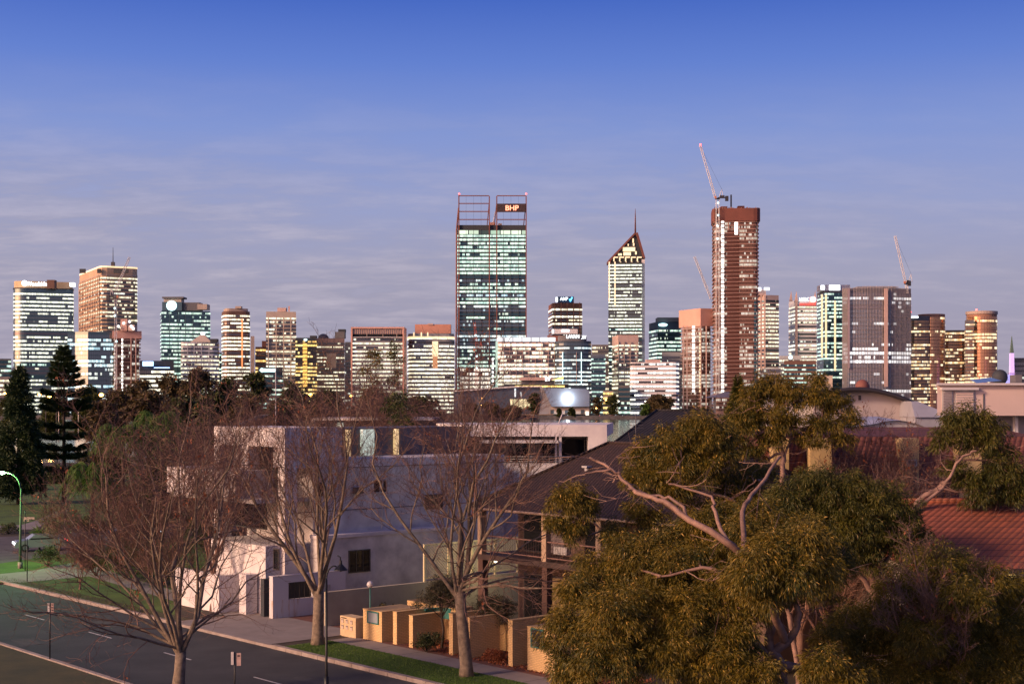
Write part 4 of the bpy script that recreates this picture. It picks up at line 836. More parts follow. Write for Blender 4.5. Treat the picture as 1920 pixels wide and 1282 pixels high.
entry_block('yellow brick fin wall left of the dark panel gatehouse', 953, 961, 46.9, 3.0, 2.25, name='brick_wall')
r, t0, t1 = entry_block('yellow brick gatehouse with dark panel in a teal frame beside the gum leaves', 989, 1040, 46.9, 2.6, 2.1, (.17, .60, 1.2, 2.05, mPanD))
b6 = r
n6 = text(b6, '6', 995, 1000, 1195, S(-50, 46.85)[1], mat('house_number', (.12, .08, .05), .5), 'house_number'); tn, Yn = hitN(46.86, 997.5); q6 = S(tn, 46.86); oo = WL[b6.name]
n6.location = (q6[0]-oo.x, q6[1]-oo.y, pz(1194, Yn)-oo.z); n6.rotation_euler = (R_(90), 0, math.atan2(TD[1], TD[0])); n6.scale = (.3, .3, .1)
MB().sbox(-63.5, -49, 49.6, 49.9, 0, 1.5).build('garden_wall', mYB, label='low yellow brick garden wall running behind the entry fins', cat='brick wall')
b = MB(); b.sbox(-66, -61.5, 50, 51.2, 0, 1.7); b.build('planter', mYB, label='raised yellow brick planter behind the frosted panel gatehouse', cat='planter')
for k, (t, s) in enumerate(((-61.4, 'left'), (-51.6, 'right'))):
    c = S(t, 48.6); b = MB(); n = 14
    for q in range(n):
        a, e = math.pi*q/n, math.pi*(q+1)/n
        b.face([(c[0]+.7*math.cos(a), c[1]+.7*math.sin(a), 1.2), (c[0]+.7*math.cos(e), c[1]+.7*math.sin(e), 1.2), (c[0]+.7*math.cos(e), c[1]+.7*math.sin(e), 1.75), (c[0]+.7*math.cos(a), c[1]+.7*math.sin(a), 1.75)], smooth=True)
    b.tube([(c[0]+.7*math.cos(math.pi*q/10), c[1]+.7*math.sin(math.pi*q/10), 1.77) for q in range(11)], .05, 6)
    b.build('curved_screen', mTeal, label='teal curved metal screen behind the %s brick fins' % s, cat='screen')
def mailblock():
    t0, _ = hitN(46.0, 638); t1, _ = hitN(46.0, 667); c = S((t0+t1)/2, 46); r = thing('mailbox_block', 'cream brick block of six mailboxes beside the pale tree trunk', 'mailbox', (c[0], c[1], 0))
    mc = mat('cream_brick', (.58, .42, .25), .85, .12, 4, bump=.2); MB().sbox(t0, t1, 46.0, 46.75, 0, 1.12).build('brickwork', mc, r)
    for i in range(3):
        for j in range(2):
            a = t0+.14+i*(t1-t0-.2)/3; z = .42+j*.33
            f = MB().sbox(a, a+.2, 45.97, 45.995, z, z+.22).build('mailbox_door', mat('mailbox_paint', (.50, .40, .34), .5, .1, 5), r)
            MB().sbox(a+.03, a+.17, 45.95, 45.967, z+.15, z+.18).build('slot', dkI, f)
    for q in range(6): MB().sbox(t0+.12+q*.09, t0+.17+q*.09, 45.975, 45.995, 1.0, 1.05).build('number_plate', dkI, r)
mailblock()
def globe(label, x, y, Y, zb):
    r = thing('globe_lamp', label, 'garden lamp', (px(x, Y), Y, zb), 'garden globe lamps'); z = pz(y, Y)
    MB().tube([(px(x, Y), Y, zb), (px(x, Y), Y, z-.12)], .035, 6).build('post', mTeal, r); MB().ball((px(x, Y), Y, z), .19, 1, 16, 10).build('globe', mat('opal_glass', (.62, .58, .60), .3, .05, 2), r)
globe('white opal globe lamp on teal post above the frosted panel gatehouse', 694, 1095, 82, 0); globe('white opal globe lamp above the olive shrubs near the big trunk', 930, 1129, 80, 0)
# ============================================================ houses
mWR = mat('white_render', (.76, .70, .68), .85, .10, .5, col2=(.50, .45, .48), bump=.1, bs=6); mWR2 = mat('white_render_old', (.70, .65, .62), .85, .12, .8, col2=(.40, .36, .36))
mGl = mat('dark_window_glass', (.012, .012, .015), .06, .1, 1); mFr = mat('window_frame_white', (.45, .42, .42), .5); mFrD = mat('window_frame_dark', (.05, .04, .04), .5)
gHome = glow('home_light', (1, .62, .22), .8); gHomeG = glow('home_light_pale', (.85, .95, .75), .55)
def winT(r, Tt, x0, x1, y0, y1, glass=mGl, fr=mFr, name='window', mull=1):
    """window in a wall facing +t, given by its photo columns and rows"""
    n0, Ya = hitT(Tt, x0); n1, Yb = hitT(Tt, x1); Y = (Ya+Yb)/2; z0, z1 = pz(y1, Y), pz(y0, Y); rr = 0
    f = b = MB(); b.sbox(Tt, Tt+.07, n0-.07, n0, z0-.07, z1+.07); b.sbox(Tt, Tt+.07, n1, n1+.07, z0-.07, z1+.07); b.sbox(Tt, Tt+.068, n0, n1, z0-.07, z0); b.sbox(Tt, Tt+.068, n0, n1, z1, z1+.07)
    for k in range(1, mull+1): c = n0+(n1-n0)*k/(mull+1); b.sbox(Tt, Tt+.055, c-.025, c+.025, z0, z1)
    f = b.build(name, fr, r); MB().sbox(Tt-.01, Tt+.02, n0, n1, z0, z1).build('pane', glass, f)
def winN(r, N, x0, x1, y0, y1, glass=mGl, fr=mFr, name='window', mull=1):
    t0, Ya = hitN(N, x0); t1, Yb = hitN(N, x1); Y = (Ya+Yb)/2; z0, z1 = pz(y1, Y), pz(y0, Y)
    b = MB(); b.sbox(t0-.07, t0, N-.07, N, z0-.07, z1+.07); b.sbox(t1, t1+.07, N-.07, N, z0-.07, z1+.07); b.sbox(t0, t1, N-.068, N, z0-.07, z0); b.sbox(t0, t1, N-.068, N, z1, z1+.07)
    for k in range(1, mull+1): c = t0+(t1-t0)*k/(mull+1); b.sbox(c-.025, c+.025, N-.055, N, z0, z1)
    f = b.build(name, fr, r); MB().sbox(t0, t1, N-.02, N+.01, z0, z1).build('pane', glass, f)
# --- H1 white modernist house
c = S(-80, 52); H1 = r = thing('white_house', 'white rendered modern house with flat roofs behind the two bare street trees', 'house', (c[0], c[1], 0))
TT = -76.0; nT, YT = hitT(TT, 640); zt = 11.4; zl = 9.4
MB().sbox(-84.6, TT, 49.0, nT, 8.9, zt).build('upper_storey', mWR, r); MB().sbox(-84.6, TT+.05, 48.1, nT, zt-1.15, zt+.05).build('parapet', mWR, r)
MB().sbox(-84.6, -83.9, 48.1, 49.0, 0, zt-1.15).build('pier', mWR, r); MB().sbox(-76.75, TT+.03, 48.1, 49.0, 0, zt-1.15).build('pier', mWR, r)
MB().sbox(-81.2, -80.3, 48.1, 49.0, 8.8, zt-1.15).build('pier', mWR, r)
MB().sbox(-84.6, TT, 50.6, 66, 0, 8.9).build('lower_wall', mWR2, r); MB().sbox(-84.6, TT+.05, nT, 66, 8.9, zl).build('terrace_parapet', mWR, r)
winN(r, 49.0, 405, 437, 834, 872, mull=0, fr=mFrD); winN(r, 49.0, 466, 511, 836, 873, mull=1, fr=mFrD)
MB().sbox(-87.5, -78.6, 46.2, 49.0, 7.05, 8.75).build('balcony_wall', mWR, r); MB().sbox(-87.5, -76.75, 46.4, 50.6, 6.8, 7.05).build('balcony_floor', mWR2, r)
winN(r, 50.6, 410, 500, 930, 985, mull=3, fr=mFrD, name='shaded_glazing')
MB().sbox(-83.5, -76.4, 47.0, 50.6, 0, 4.2).build('porch', mWR, r); winN(r, 47.0, 515, 523, 1030, 1066, fr=mFrD, mull=0)
MB().sbox(-76, -74.95, 50.0, 61.0, 0, 4.55).build('garage_wing', mWR2, r); MB().sbox(-76, -74.85, 49.95, 61.1, 4.55, 4.75).build('garage_coping', mWR, r)
winT(r, -74.95, 655, 692, 1032, 1070, fr=mFrD, mull=2, name='garage_opening')
winT(r, -76.0, 798, 828, 928, 952, fr=mFrD, mull=0); 
for x0, x1, m, s in ((652, 658, gHome, 0), (680, 702, gHomeG, 1), (742, 748, gHome, 0)):
    n0, Ya = hitT(-80, x0); n1, _ = hitT(-80, x1); MB().sbox(-80.3, -80, n0, n1, 9.42, 11.2).build('lit_terrace_door', m, r)
MB().sbox(-84.6, -80.3, nT, 66, 9.4, 11.3).build('penthouse', mat('penthouse_dark', (.10, .09, .10), .6), r)
b = MB(); p0 = px(437, 97), 97.0; 
for k in range(7): b.tube([(px(440+k*1.5, 96), 96+k*.25, 11.45), (px(487+k*1.5, 96), 96+k*.25, 12.2)], .035, 4)
b.build('roof_pergola', cMid, r)
for n_ in (50.2, 55.5, 61.0): MB().sbox(TT-.02, TT+.06, n_, n_+.08, 4.8, 8.9).build('downpipe', mFr, r)
MB().sbox(TT-.02, TT+.03, 49.05, 66, 6.15, 6.2).build('joint_strip', cMid, r); MB().sbox(TT-.02, TT+.03, nT, 66, 8.85, 8.9).build('joint_strip', cMid, r)  # dark strips paint the shadow lines along the wall joints
winT(r, -76.0, 590, 606, 905, 930, fr=mFr, mull=0); winT(r, -76.0, 700, 724, 900, 922, fr=mFr, mull=1); MB().sbox(TT, TT+.25, 53.2, 53.9, 7.2, 7.6).build('vent_box', mFrD, r)
b = MB(); b.tube([(*S(-87.4, 46.25), 9.1), (*S(-78.7, 46.25), 9.1), (*S(-78.7, 49), 9.1)], .03, 6)
for k in range(9): q = S(-87.4+k*1.08, 46.25); b.tube([(*q, 8.75), (*q, 9.1)], .02, 4)
b.build('balcony_rail', mFrD, r)
# front garage wall with window and rust stains
c = S(-74.6, 48); r = thing('garden_wall', 'white rendered wall with a big square opening and rust stains beside the tree', 'wall', (c[0], c[1], 0))
nb, _ = hitT(-74.6, 648)
mSt = bpy.data.materials.new('stained_render'); mSt.use_nodes = True; g = NG(mSt.node_tree); pb = mSt.node_tree.nodes['Principled BSDF']; pb.inputs['Roughness'].default_value = .85
pos = g.n('ShaderNodeNewGeometry').outputs['Position']; st = g.noise(g.vm('MULTIPLY', pos, (3.5, 3.5, .35)), 1.2, 4, .7); zz = g.sep(pos)[2]
g.put(pb.inputs['Base Color'], g.mix(g.m('MULTIPLY', g.m('MULTIPLY_ADD', st, 5, -2.6, clamp=True), g.m('LESS_THAN', zz, 1.1)), (.58, .54, .57, 1), (.42, .24, .12, 1)))
a0, _ = hitT(-74.6, 541); a1, _ = hitT(-74.6, 590); b = MB()
b.sbox(-75.0, -74.6, 46.4, a0, 0, 2.5); b.sbox(-75.0, -74.6, a1, nb, 0, 2.5); b.sbox(-75.0, -74.6, a0, a1, 0, 1.05); b.sbox(-75.0, -74.6, a0, a1, 2.1, 2.5); b.build('render_wall', mSt, r)
MB().sbox(-75.02, -74.58, 46.38, nb+.02, 2.5, 2.56).build('coping', mWR, r); MB().sbox(-76, -75.6, 46.4, nb, 0, 2.3).build('inner_wall', cDark, r)
MB().sbox(-74.58, -74.5, nb-1.9, nb-1.2, 1.4, 1.75).build('meter_box', mFr, r)
b = MB()
for k in range(5): q = a0+(a1-a0)*(k+.5)/5; b.sbox(-74.85, -74.82, q-.02, q+.02, 1.05, 2.1)
b.build('grille', mFrD, r)
r = MB(); r.sbox(-84.5, -79.2, 45.2, 45.5, 0, 2.35); r.sbox(-79.2, -78.9, 45.2, 47, 0, 2.3); r.build('garden_wall', mWR, label='curved white entry wall with pink light left of the brick gateway', cat='wall')
MB().sbox(-78.0, -77.2, 46.1, 46.9, 0, 2.45).build('gate_pillar', mWR, label='square white gate pillar left of the dark entry gap', cat='gate pillar')
# boundary wall + lattice + lit lower wall
b = MB(); A = (-70.3, 47.2); b.prism([S(-70.3, 47.2), S(-70.0, 47.2), S(-70.0, 68), S(-70.3, 68)], 0, 2.0); b.build('boundary_wall', mat('cream_render_wall', (.46, .40, .30), .85, .15, .7, col2=(.34, .29, .22)), label='long cream boundary wall rising away between the white house and brick fins', cat='wall')
r = thing('lattice_fence', 'pale yellow diagonal lattice fence lit from behind the branches', 'fence', (*S(-70.2, 60), 2.0)); mLt = mat('cream_lattice', (.62, .54, .34), .7, .1, 2)
b = MB(); n0, n1, z0, z1 = 54.5, 66, 2.25, 4.2
k = n0-(z1-z0)
while k < n1:
    for s in (1, -1):
        a, e = (k, k+(z1-z0)); lo_, hi_ = max(a, n0), min(e, n1)
        if hi_ > lo_:
            za, zb_ = (z0+(lo_-a), z0+(hi_-a)) if s > 0 else (z1-(lo_-a), z1-(hi_-a)); P = S(-70.2+(.02 if s > 0 else 0), lo_); Q = S(-70.2+(.02 if s > 0 else 0), hi_); b.tube([(*P, za), (*Q, zb_)], .022, 4, cap=False)
    k += .20
b.build('lattice', mLt, r); b = MB(); b.sbox(-70.25, -70.15, n0, n1, 2.15, 2.25); b.sbox(-70.25, -70.15, n0, n1, z1, z1+.1)
for k in range(7): q = n0+k*(n1-n0)/6; b.sbox(-70.26, -70.14, q-.05, q+.05, 2.0, z1+.1)
b.build('rail', mLt, r)
l = bpy.data.lights.new('porch_light', 'POINT'); l.energy = 260; l.color = (1, .82, .45); l.shadow_soft_size = .3; lo = bpy.data.objects.new('porch_light', l); COL.objects.link(lo); lo.location = (*S(-67.5, 58), 3.2)
MB().ball((*S(-67.5, 58), 3.25), .12).build('wall_lamp', glow('porch_glow', (1, .9, .6), 8), label='small glowing garden lamp in front of the lattice fence', cat='garden lamp')
# --- H2 white pavilion house behind
D = 104; c = (px(1000, D), D+5); r = thing('white_house', 'white flat roofed house with balcony and awning behind the tiled roof house', 'house', (c[0], c[1], 0))
X = lambda x, d=D: px(x, d); Zy = lambda y, d=D: pz(y, d)
P = [(X(866), D), (X(1138), D), (X(1150, D+12), D+12), (X(830, D+9), D+12), (px(818, D+7), D+7)]
MB().prism(P, 0, Zy(868)).build('lower_wall', mWR, r); MB().prism([(a, b_+.0) for a, b_ in P], Zy(818)+0, Zy(796)).build('parapet', mWR, r)
MB().prism([(X(870, D+3), D+3), (X(1134, D+3), D+3), (X(1134, D+12), D+12), (X(840, D+9), D+11.5)], Zy(868), Zy(818)).build('room_wall', mat('pinkish_render', (.40, .33, .30), .85, .1, .5), r)
for x0, x1 in ((866, 872), (1041, 1044), (1048, 1053), (1103, 1138)): MB().box(X(x0), X(x1), D, D+3 if x1 > 1100 else D+.3, Zy(868), Zy(818)).build('column', mWR, r)
for x0, x1 in ((902, 914), (954, 990), (1012, 1039), (1052, 1099)):
    d = D+2.95; f = MB().box(px(x0, d), px(x1, d), d-.06, d, pz(866, d), pz(822, d)).build('sliding_door', mFrD, r); MB().box(px(x0+1.2, d), px(x1-1.2, d), d-.09, d-.062, pz(864, d), pz(824, d)).build('pane', mGl, f)
b = MB(); b.face([(X(900), D-1.2, Zy(828)), (X(1046), D-1.2, Zy(828)), (X(1046), D+2.9, Zy(819)), (X(900), D+2.9, Zy(819))]); b.box(X(900), X(1046), D-1.25, D-1.15, Zy(829.5), Zy(827)); b.build('awning', mWR2, r)
b = MB()
for y in (856, 860, 864): b.tube([(X(946), D-.1, Zy(y)), (X(1104), D-.1, Zy(y))], .025, 5)
for k in range(14): x = 946+k*12; b.tube([(X(x), D-.1, Zy(869)), (X(x), D-.1, Zy(855.5))], .02, 4)
b.tube([(X(944), D-.1, Zy(855.5)), (X(1104), D-.1, Zy(855.5))], .04, 6); b.build('balcony_rail', mat('rail_metal', (.35, .33, .35), .4, metal=.6), r)
MB().box(X(899), X(941), D-.06, D, Zy(926), Zy(902)).build('window', mFrD, r); blk(r, 995, 1008, 797, 792.5, D+4, mWR, 1.5, 'roof_vent'); blk(r, 1047, 1120, 797, 794, D+6, mWR, 1.5, 'roof_hatch')
MB().tube([(X(1047, D+5), D+5, Zy(796)), (X(1056, D+5), D+5, Zy(772))], .04, 5).build('antenna', cWhite, r)
# --- low house behind the bare crowns
D = 132; r = thing('flat_roofed_house', 'long low flat roofed house with pale fascia glimpsed through bare crowns', 'house', (px(700, D), D+6, 0))
MB().box(px(560, D), px(830, D), D, D+12, 0, pz(790, D)).build('wall', cMid, r); MB().box(px(585, D), px(812, D), D-.6, D+12.5, pz(788, D), pz(783.5, D)).build('fascia', mWR, r)
for k in range(6): MB().box(px(600+k*32, D), px(612+k*32, D), D-.1, D+.1, pz(800, D), pz(792, D)).build('window', gHomeG if k % 3 == 1 else mGl, r)
# --- tile roofs
def tilemat(name, c1, c2, row=.17, colw=.30):
    m = bpy.data.materials.new(name); m.use_nodes = True; g = NG(m.node_tree); pb = m.node_tree.nodes['Principled BSDF']; pb.inputs['Roughness'].default_value = .75
    pos = g.n('ShaderNodeNewGeometry').outputs['Position']; q = g.vm('DOT_PRODUCT', pos, (TD[0]+.3, TD[1]-.1, 0)); z = g.sep(pos)[2]
    fz = g.m('FRACT', g.m('DIVIDE', z, row)); fx = g.m('FRACT', g.m('DIVIDE', q, colw)); ry = g.m('FLOOR', g.m('DIVIDE', z, row)); rx = g.m('FLOOR', g.m('DIVIDE', q, colw))
    rnd_ = g.wn(g.comb(rx, ry, 0.0)); nz = g.noise(pos, .8, 5, .65)
    c = g.mix(g.m('MULTIPLY_ADD', rnd_, .5, g.m('MULTIPLY', nz, .6)), (*c1, 1), (*c2, 1)); gap = g.m('MAXIMUM', g.m('LESS_THAN', fz, .10), g.m('LESS_THAN', fx, .07))
    g.put(pb.inputs['Base Color'], g.mix(g.m('MULTIPLY', gap, .6), c, (.01, .006, .006, 1)))
    h = g.m('ADD', g.m('MULTIPLY', fz, -.6), g.m('SINE', g.m('MULTIPLY', fx, math.pi))); bn = g.n('ShaderNodeBump'); bn.inputs['Strength'].default_value = .9; bn.inputs['Distance'].default_value = .05; g.put(bn.inputs['Height'], h); g.put(pb.inputs['Normal'], bn.outputs[0]); return m
tBr = tilemat('brown_tiles', (.060, .028, .020), (.022, .012, .010)); tBk = tilemat('black_tiles', (.028, .024, .03), (.014, .012, .016), .2); tTe = tilemat('terracotta_tiles', (.20, .06, .045), (.11, .035, .03), .26); tOr = tilemat('orange_tiles', (.40, .11, .055), (.19, .06, .035), .2)
def hip(P0, P1, P2, P3, z0, z1, inset, m, r, name='roof', over=.5, ridge=None):
    """hipped roof over quad P0..P3 (CCW, P0P1 the front); ridge runs parallel to P0P1"""
    q = [Vector(p) for p in (P0, P1, P2, P3)]; u = (q[1]-q[0]).normalized(); v = (q[3]-q[0]).normalized()
    q = [q[0]-u*over-v*over, q[1]+u*over-v*over, q[2]+u*over+v*over, q[3]-u*over+v*over]
    m0 = (q[0]+q[3])/2+u*inset; m1 = (q[1]+q[2])/2-u*inset; b = MB(); E = [(*p, z0) for p in q]; A = (*m0, z1); B = (*m1, z1)
    b.face([E[0], E[1], B, A]); b.face([E[1], E[2], B]); b.face([E[2], E[3], A, B]); b.face([E[3], E[0], A]); b.face([E[3], E[2], E[1], E[0]])
    o = b.build(name, m, r); c = MB()
    for a_, b_ in ((E[0], A), (E[1], B), (E[2], B), (E[3], A), (A, B)): c.tube([Vector(a_)+Vector((0, 0, .03)), Vector(b_)+Vector((0, 0, .05))], .09, 6)
    c.build('ridge_tiles', m, o); g_ = MB()
    for i in range(4): g_.tube([Vector(E[i])-Vector((0, 0, .06)), Vector(E[(i+1) % 4])-Vector((0, 0, .06))], .08, 6)
    g_.build('gutter', mat('gutter_beige', (.32, .22, .17), .5), o); return o
# H3
c = S(-52, 57); r = thing('tiled_house', 'two storey house with brown hipped tile roof and deep balcony with beige posts', 'house', (c[0], c[1], 0))
hip(S(-62, 52.4), S(-43.4, 52.4), S(-43.4, 62.5), S(-62, 62.5), 7.15, 10.75, 5.6, tBr, r, over=.7)
MB().sbox(-61.6, -43.6, 54.6, 62.3, 0, 7.1).build('wall', mat('brown_render', (.14, .085, .065), .85, .15, 1), r); MB().sbox(-62, -43.3, 51.9, 54.6, 4.25, 4.55).build('balcony_floor', mat('dark_timber', (.07, .04, .035), .7, .2, 2), r)
mPo = mat('beige_post', (.52, .36, .24), .8, .15, 2)
for t in (-61.8, -56.5, -52.4, -48.4, -44): MB().sbox(t-.18, t+.18, 51.9, 52.26, 4.55, 7.05).build('post', mPo, r)
for t in (-61.8, -56.5, -52.4, -48.4, -44): MB().sbox(t-.2, t+.2, 51.95, 52.35, 0, 4.25).build('post', cBrown, r)
b = MB(); b.tube([(*S(-61.8, 52), 5.6), (*S(-44, 52), 5.6)], .045, 6); b.tube([(*S(-61.8, 52), 4.75), (*S(-44, 52), 4.75)], .035, 6)
for k in range(90): t = -61.6+k*.19; b.tube([(*S(t, 52), 4.75), (*S(t, 52), 5.6)], .010, 3, cap=False)
b.build('balustrade', mat('balustrade_pink', (.30, .17, .14), .6), r)
cur = mat('curtain', (.20, .16, .17), .9, .3, 4)
for t0, t1 in ((-61, -57.6), (-56, -53), (-52, -49), (-48, -44.6)):
    f = MB().sbox(t0, t1, 54.5, 54.6, 4.6, 6.8).build('sliding_door', mFrD, r); MB().sbox(t0+.08, (t0+t1)/2-.04, 54.46, 54.5, 4.7, 6.72).build('pane', mGl, f); MB().sbox((t0+t1)/2+.04, t1-.08, 54.46, 54.5, 4.7, 6.72).build('pane', cur, f)
    f = MB().sbox(t0, t1, 54.5, 54.6, .6, 3.4).build('window', mFrD, r); MB().sbox(t0+.1, t1-.1, 54.46, 54.5, .7, 3.3).build('pane', mGl, f)
MB().sbox(-58.6, -57.5, 54.44, 54.5, 1.0, 3.3).build('lit_door', mat('dim_lit_door', (.2, .12, .05), emit=(1, .5, .18), es=.10), r)
MB().tube([(*S(-56.6, 55.2), 8.3), (*S(-56.6, 55.2), 9.45)], .13, 8).build('flue_pipe', mFr, r); MB().sbox(-56.8, -56.4, 55.0, 55.4, 9.45, 9.55).build('flue_cap', mFr, r)
MB().sbox(-55.9, -54.9, 52.05, 52.4, 5.0, 5.4).build('planter_box', mFr, label='small white planter box hanging on the brown balcony rail', cat='planter')
for t, n_, h in ((-53.5, 55.8, .5), (-49.2, 55.0, .4)): MB().tube([(*S(t, n_), 8.6), (*S(t, n_), 8.75+h+.7)], .05, 6).build('vent_pipe', mFr, r)
b = MB(); q = S(-55, 57.4); b.tube([(*q, 10.6), (*q, 12.4)], .025, 5)
for k in range(5): b.tube([(q[0]-.45+k*.03, q[1]-.1, 11.6+k*.17), (q[0]+.45-k*.03, q[1]+.1, 11.6+k*.17)], .012, 4)
b.build('tv_aerial', cMid, r)
# H4
D = 118; r = thing('tiled_house', 'house with glossy black tile hipped roof behind the brown tiled one', 'house', (px(1230, D), D+5, 0))
hip((px(1146, D), D), (px(1420, D), D), (px(1420, D)+1, D+11), (px(1146, D)+1.2, D+11), 9.2, 12.35, 4.2, tBk, r); MB().box(px(1152, D), px(1415, D), D+.3, D+10.6, 0, 9.15).build('wall', mWR2, r)
MB().box(px(1243, D)-.15, px(1243, D)+.15, D+2.2, D+2.6, 10.2, 11.3).build('roof_vent', cDark, r)
# H5 steep terracotta mansard with yellow dormers
D = 76; r = thing('tiled_house', 'house with steep terracotta tile mansard roof and a yellow dormer with air conditioner', 'house', (px(1630, D), D+6, 0))
zt_, zb = pz(818, D+1.6), pz(940, D); x0, x1 = px(1432, D), px(1960, D)
b = MB(); b.face([(x0, D, zb), (x1, D, zb), (x1, D+1.6, zt_), (x0, D+1.6, zt_)]); b.face([(x0, D+1.6, zt_), (x1, D+1.6, zt_), (x1, D+8, zt_+.4), (x0, D+8, zt_+.4)]); b.face([(x0, D, zb), (x0, D+1.6, zt_), (x0, D+8, zt_), (x0, D+8, zb)]); b.face([(x1, D, zb), (x1, D+8, zb), (x1, D+8, zt_), (x1, D+1.6, zt_)]); b.build('roof', tTe, r)
mYR = mat('yellow_render', (.62, .44, .20), .85, .15, 1.5, col2=(.48, .33, .16))
for a, e in ((1693, 1724), (1450, 1480), (1520, 1560), (1800, 1842)):
    d = MB().box(px(a, D), px(e, D), D+.1, D+3, zb-.2, zt_-.06).build('dormer', mYR, r)
    f = MB().box(px(a+14, D), px(a+26, D), D+.03, D+.1, pz(925, D), pz(885, D)).build('window', mFrD, d); MB().box(px(a+11, D), px(a+28, D), D-.06, D+.1, pz(929, D), pz(926, D)).build('sill', mFr, d)
ac = MB().box(px(1698, D), px(1716, D), D-.35, D+.1, pz(873, D), pz(861, D)).build('air_conditioner', mFr, r); MB().box(px(1700, D), px(1714, D), D-.37, D-.352, pz(871.5, D), pz(862.5, D)).build('grille', cMid, ac)
MB().box(x0+.3, x1-.3, D+.6, D+8, 0, zb).build('wall', mat('white_brick', (.42, .37, .33), .85, .15, 2), r)
# H6 orange roof near
D = 60; r = thing('tiled_house', 'low house with bright orange red tile roof at the lower right edge', 'house', (px(1850, D), D+3, 0))
b = MB(); z1, z0 = pz(940, D+5), pz(1066, D-1); x0, x1 = px(1700, D), px(2100, D); b.face([(x0, D-1, z0), (x1, D-1, z0), (x1, D+5, z1), (x0, D+5, z1)]); b.face([(x0, D+5, z1), (x1, D+5, z1), (x1, D+11, z0), (x0, D+11, z0)]); b.face([(x0, D-1, z0), (x0, D+5, z1), (x0, D+11, z0)]); b.face([(x1, D-1, z0), (x1, D+11, z0), (x1, D+5, z1)])
o_ = b.build('roof', tOr, r); MB().tube([(x0, D+5, z1+.04), (x1, D+5, z1+.04)], .12, 8).build('ridge_tiles', tOr, o_)
MB().box(x0+.4, x1, D, D+10.6, 0, z0+.12).build('wall', mat('white_brick', (.42, .37, .33)), r)
for k, x in enumerate((1740, 1800, 1884)):
    f = MB().box(px(x, D), px(x+22, D), D-.05, D, z0-1.5, z0-.25).build('window', mFr, r); MB().box(px(x+2, D), px(x+20, D), D-.08, D-.052, z0-1.42, z0-.33).build('pane', glow('amber_room', (1, .62, .12), .7) if k == 2 else mGl, f)
# H7 barrel roof + rear roofs
D = 108; r = thing('barrel_roofed_house', 'pale house with a wide dark edged barrel metal roof behind the gum trees', 'house', (px(1600, D), D+5, 0))
mRib = mat('pale_roof_metal', (.42, .42, .47), .45, .12, .4, metal=.3); mEdge = mat('dark_roof_edge', (.03, .025, .03), .5)
arc = [(1505+i*10.0, 726+((1505+i*10-1602)/96.0)**2*22) for i in range(21)]
b = MB()
for i in range(20):
    (xa, ya), (xb, yb) = arc[i], arc[i+1]; b.face([(px(xa, D), D-.8, pz(ya, D)), (px(xb, D), D-.8, pz(yb, D)), (px(xb, D)+2.3, D+9, pz(yb, D)), (px(xa, D)+2.3, D+9, pz(ya, D))], smooth=True)
b.build('roof', mRib, r); b = MB(); b.tube([(px(x, D), D-.85, pz(y, D)-.16) for x, y in arc], .2, 6); b.build('roof_edge', mEdge, r)
b = MB(); pts = [(px(x, D), pz(y, D)-.25) for x, y in arc[2:-1]]; b.face([(pts[0][0], D, 0), (pts[-1][0], D, 0)]+[(x, D, z) for x, z in pts[::-1]]); b.face([(pts[-1][0], D+.02, 0), (pts[-1][0]+1, D+9, 0), (pts[-1][0]+1, D+9, pts[-1][1]), (pts[-1][0], D+.02, pts[-1][1])]); b.build('gable_wall', mat('lilac_render', (.42, .36, .37), .85, .08, .4), r)
for x in (1590, 1609): MB().box(px(x, D), px(x+5, D), D-.05, D-.01, pz(750, D), pz(741, D)).build('window', mFrD, r)
b = MB(); D_ = D+6
for i in range(12):
    xa, xb = 1425+i*10, 1435+i*10; fz_ = lambda x: 744-((x-1425)/120.0)**2.4*14; b.face([(px(xa, D_), D_-2, pz(fz_(xa), D_)), (px(xb, D_), D_-2, pz(fz_(xb), D_)), (px(xb, D_), D_+8, pz(fz_(xb)-6, D_)), (px(xa, D_), D_+8, pz(fz_(xa)-6, D_))], smooth=True)
b.build('swept_roof', mEdge, r); MB().prism([(px(1425, D_), D_-1.5), (px(1545, D_), D_-1.5), (px(1545, D_+6), D_+6), (px(1426, D_+6), D_+6)], 0, pz(746, D_)).build('rear_wall', mWR, r)
MB().box(px(1702, D), px(1712, D), D-.5, D+6, 0, pz(757, D)).build('side_wall', cMid, r)
r = MB(); D = 104; cx0, cx1 = px(1712, D), px(1792, D); r.prism([(px(1716, D), D), (px(1790, D), D), (px(1790, D), D+6), (px(1716, D), D+6)], 10, pz(782, D)); r.prism([(px(1714, D), D-.2), (px(1792, D), D-.2), (px(1792, D), D+6.2), (px(1714, D), D+6.2)], pz(782, D), pz(752, D), top=[(px(1716, D), D+1), (px(1728, D), D+1), (px(1728, D), D+5), (px(1716, D), D+5)]); r.build('shade_sail', mRib, label='pale pointed canvas canopy between the barrel roof and the pink box house', cat='canopy')
D = 88; r = thing('curved_roof_house', 'low house with pale curved sheet metal roof above the terracotta mansard', 'house', (px(1680, D), D+3, 0)); b = MB()
for i in range(16):
    xa, xb = 1590+i*10.5, 1600.5+i*10.5; fa = lambda x: 786+((x-1680)/78.0)**2*26 if x > 1640 else 793+(1640-x)*.12
    b.face([(px(xa, D), D, pz(fa(xa)+2, D)), (px(xb, D), D, pz(fa(xb)+2, D)), (px(xb, D), D+6, pz(fa(xb)-4, D)), (px(xa, D), D+6, pz(fa(xa)-4, D))], smooth=True)
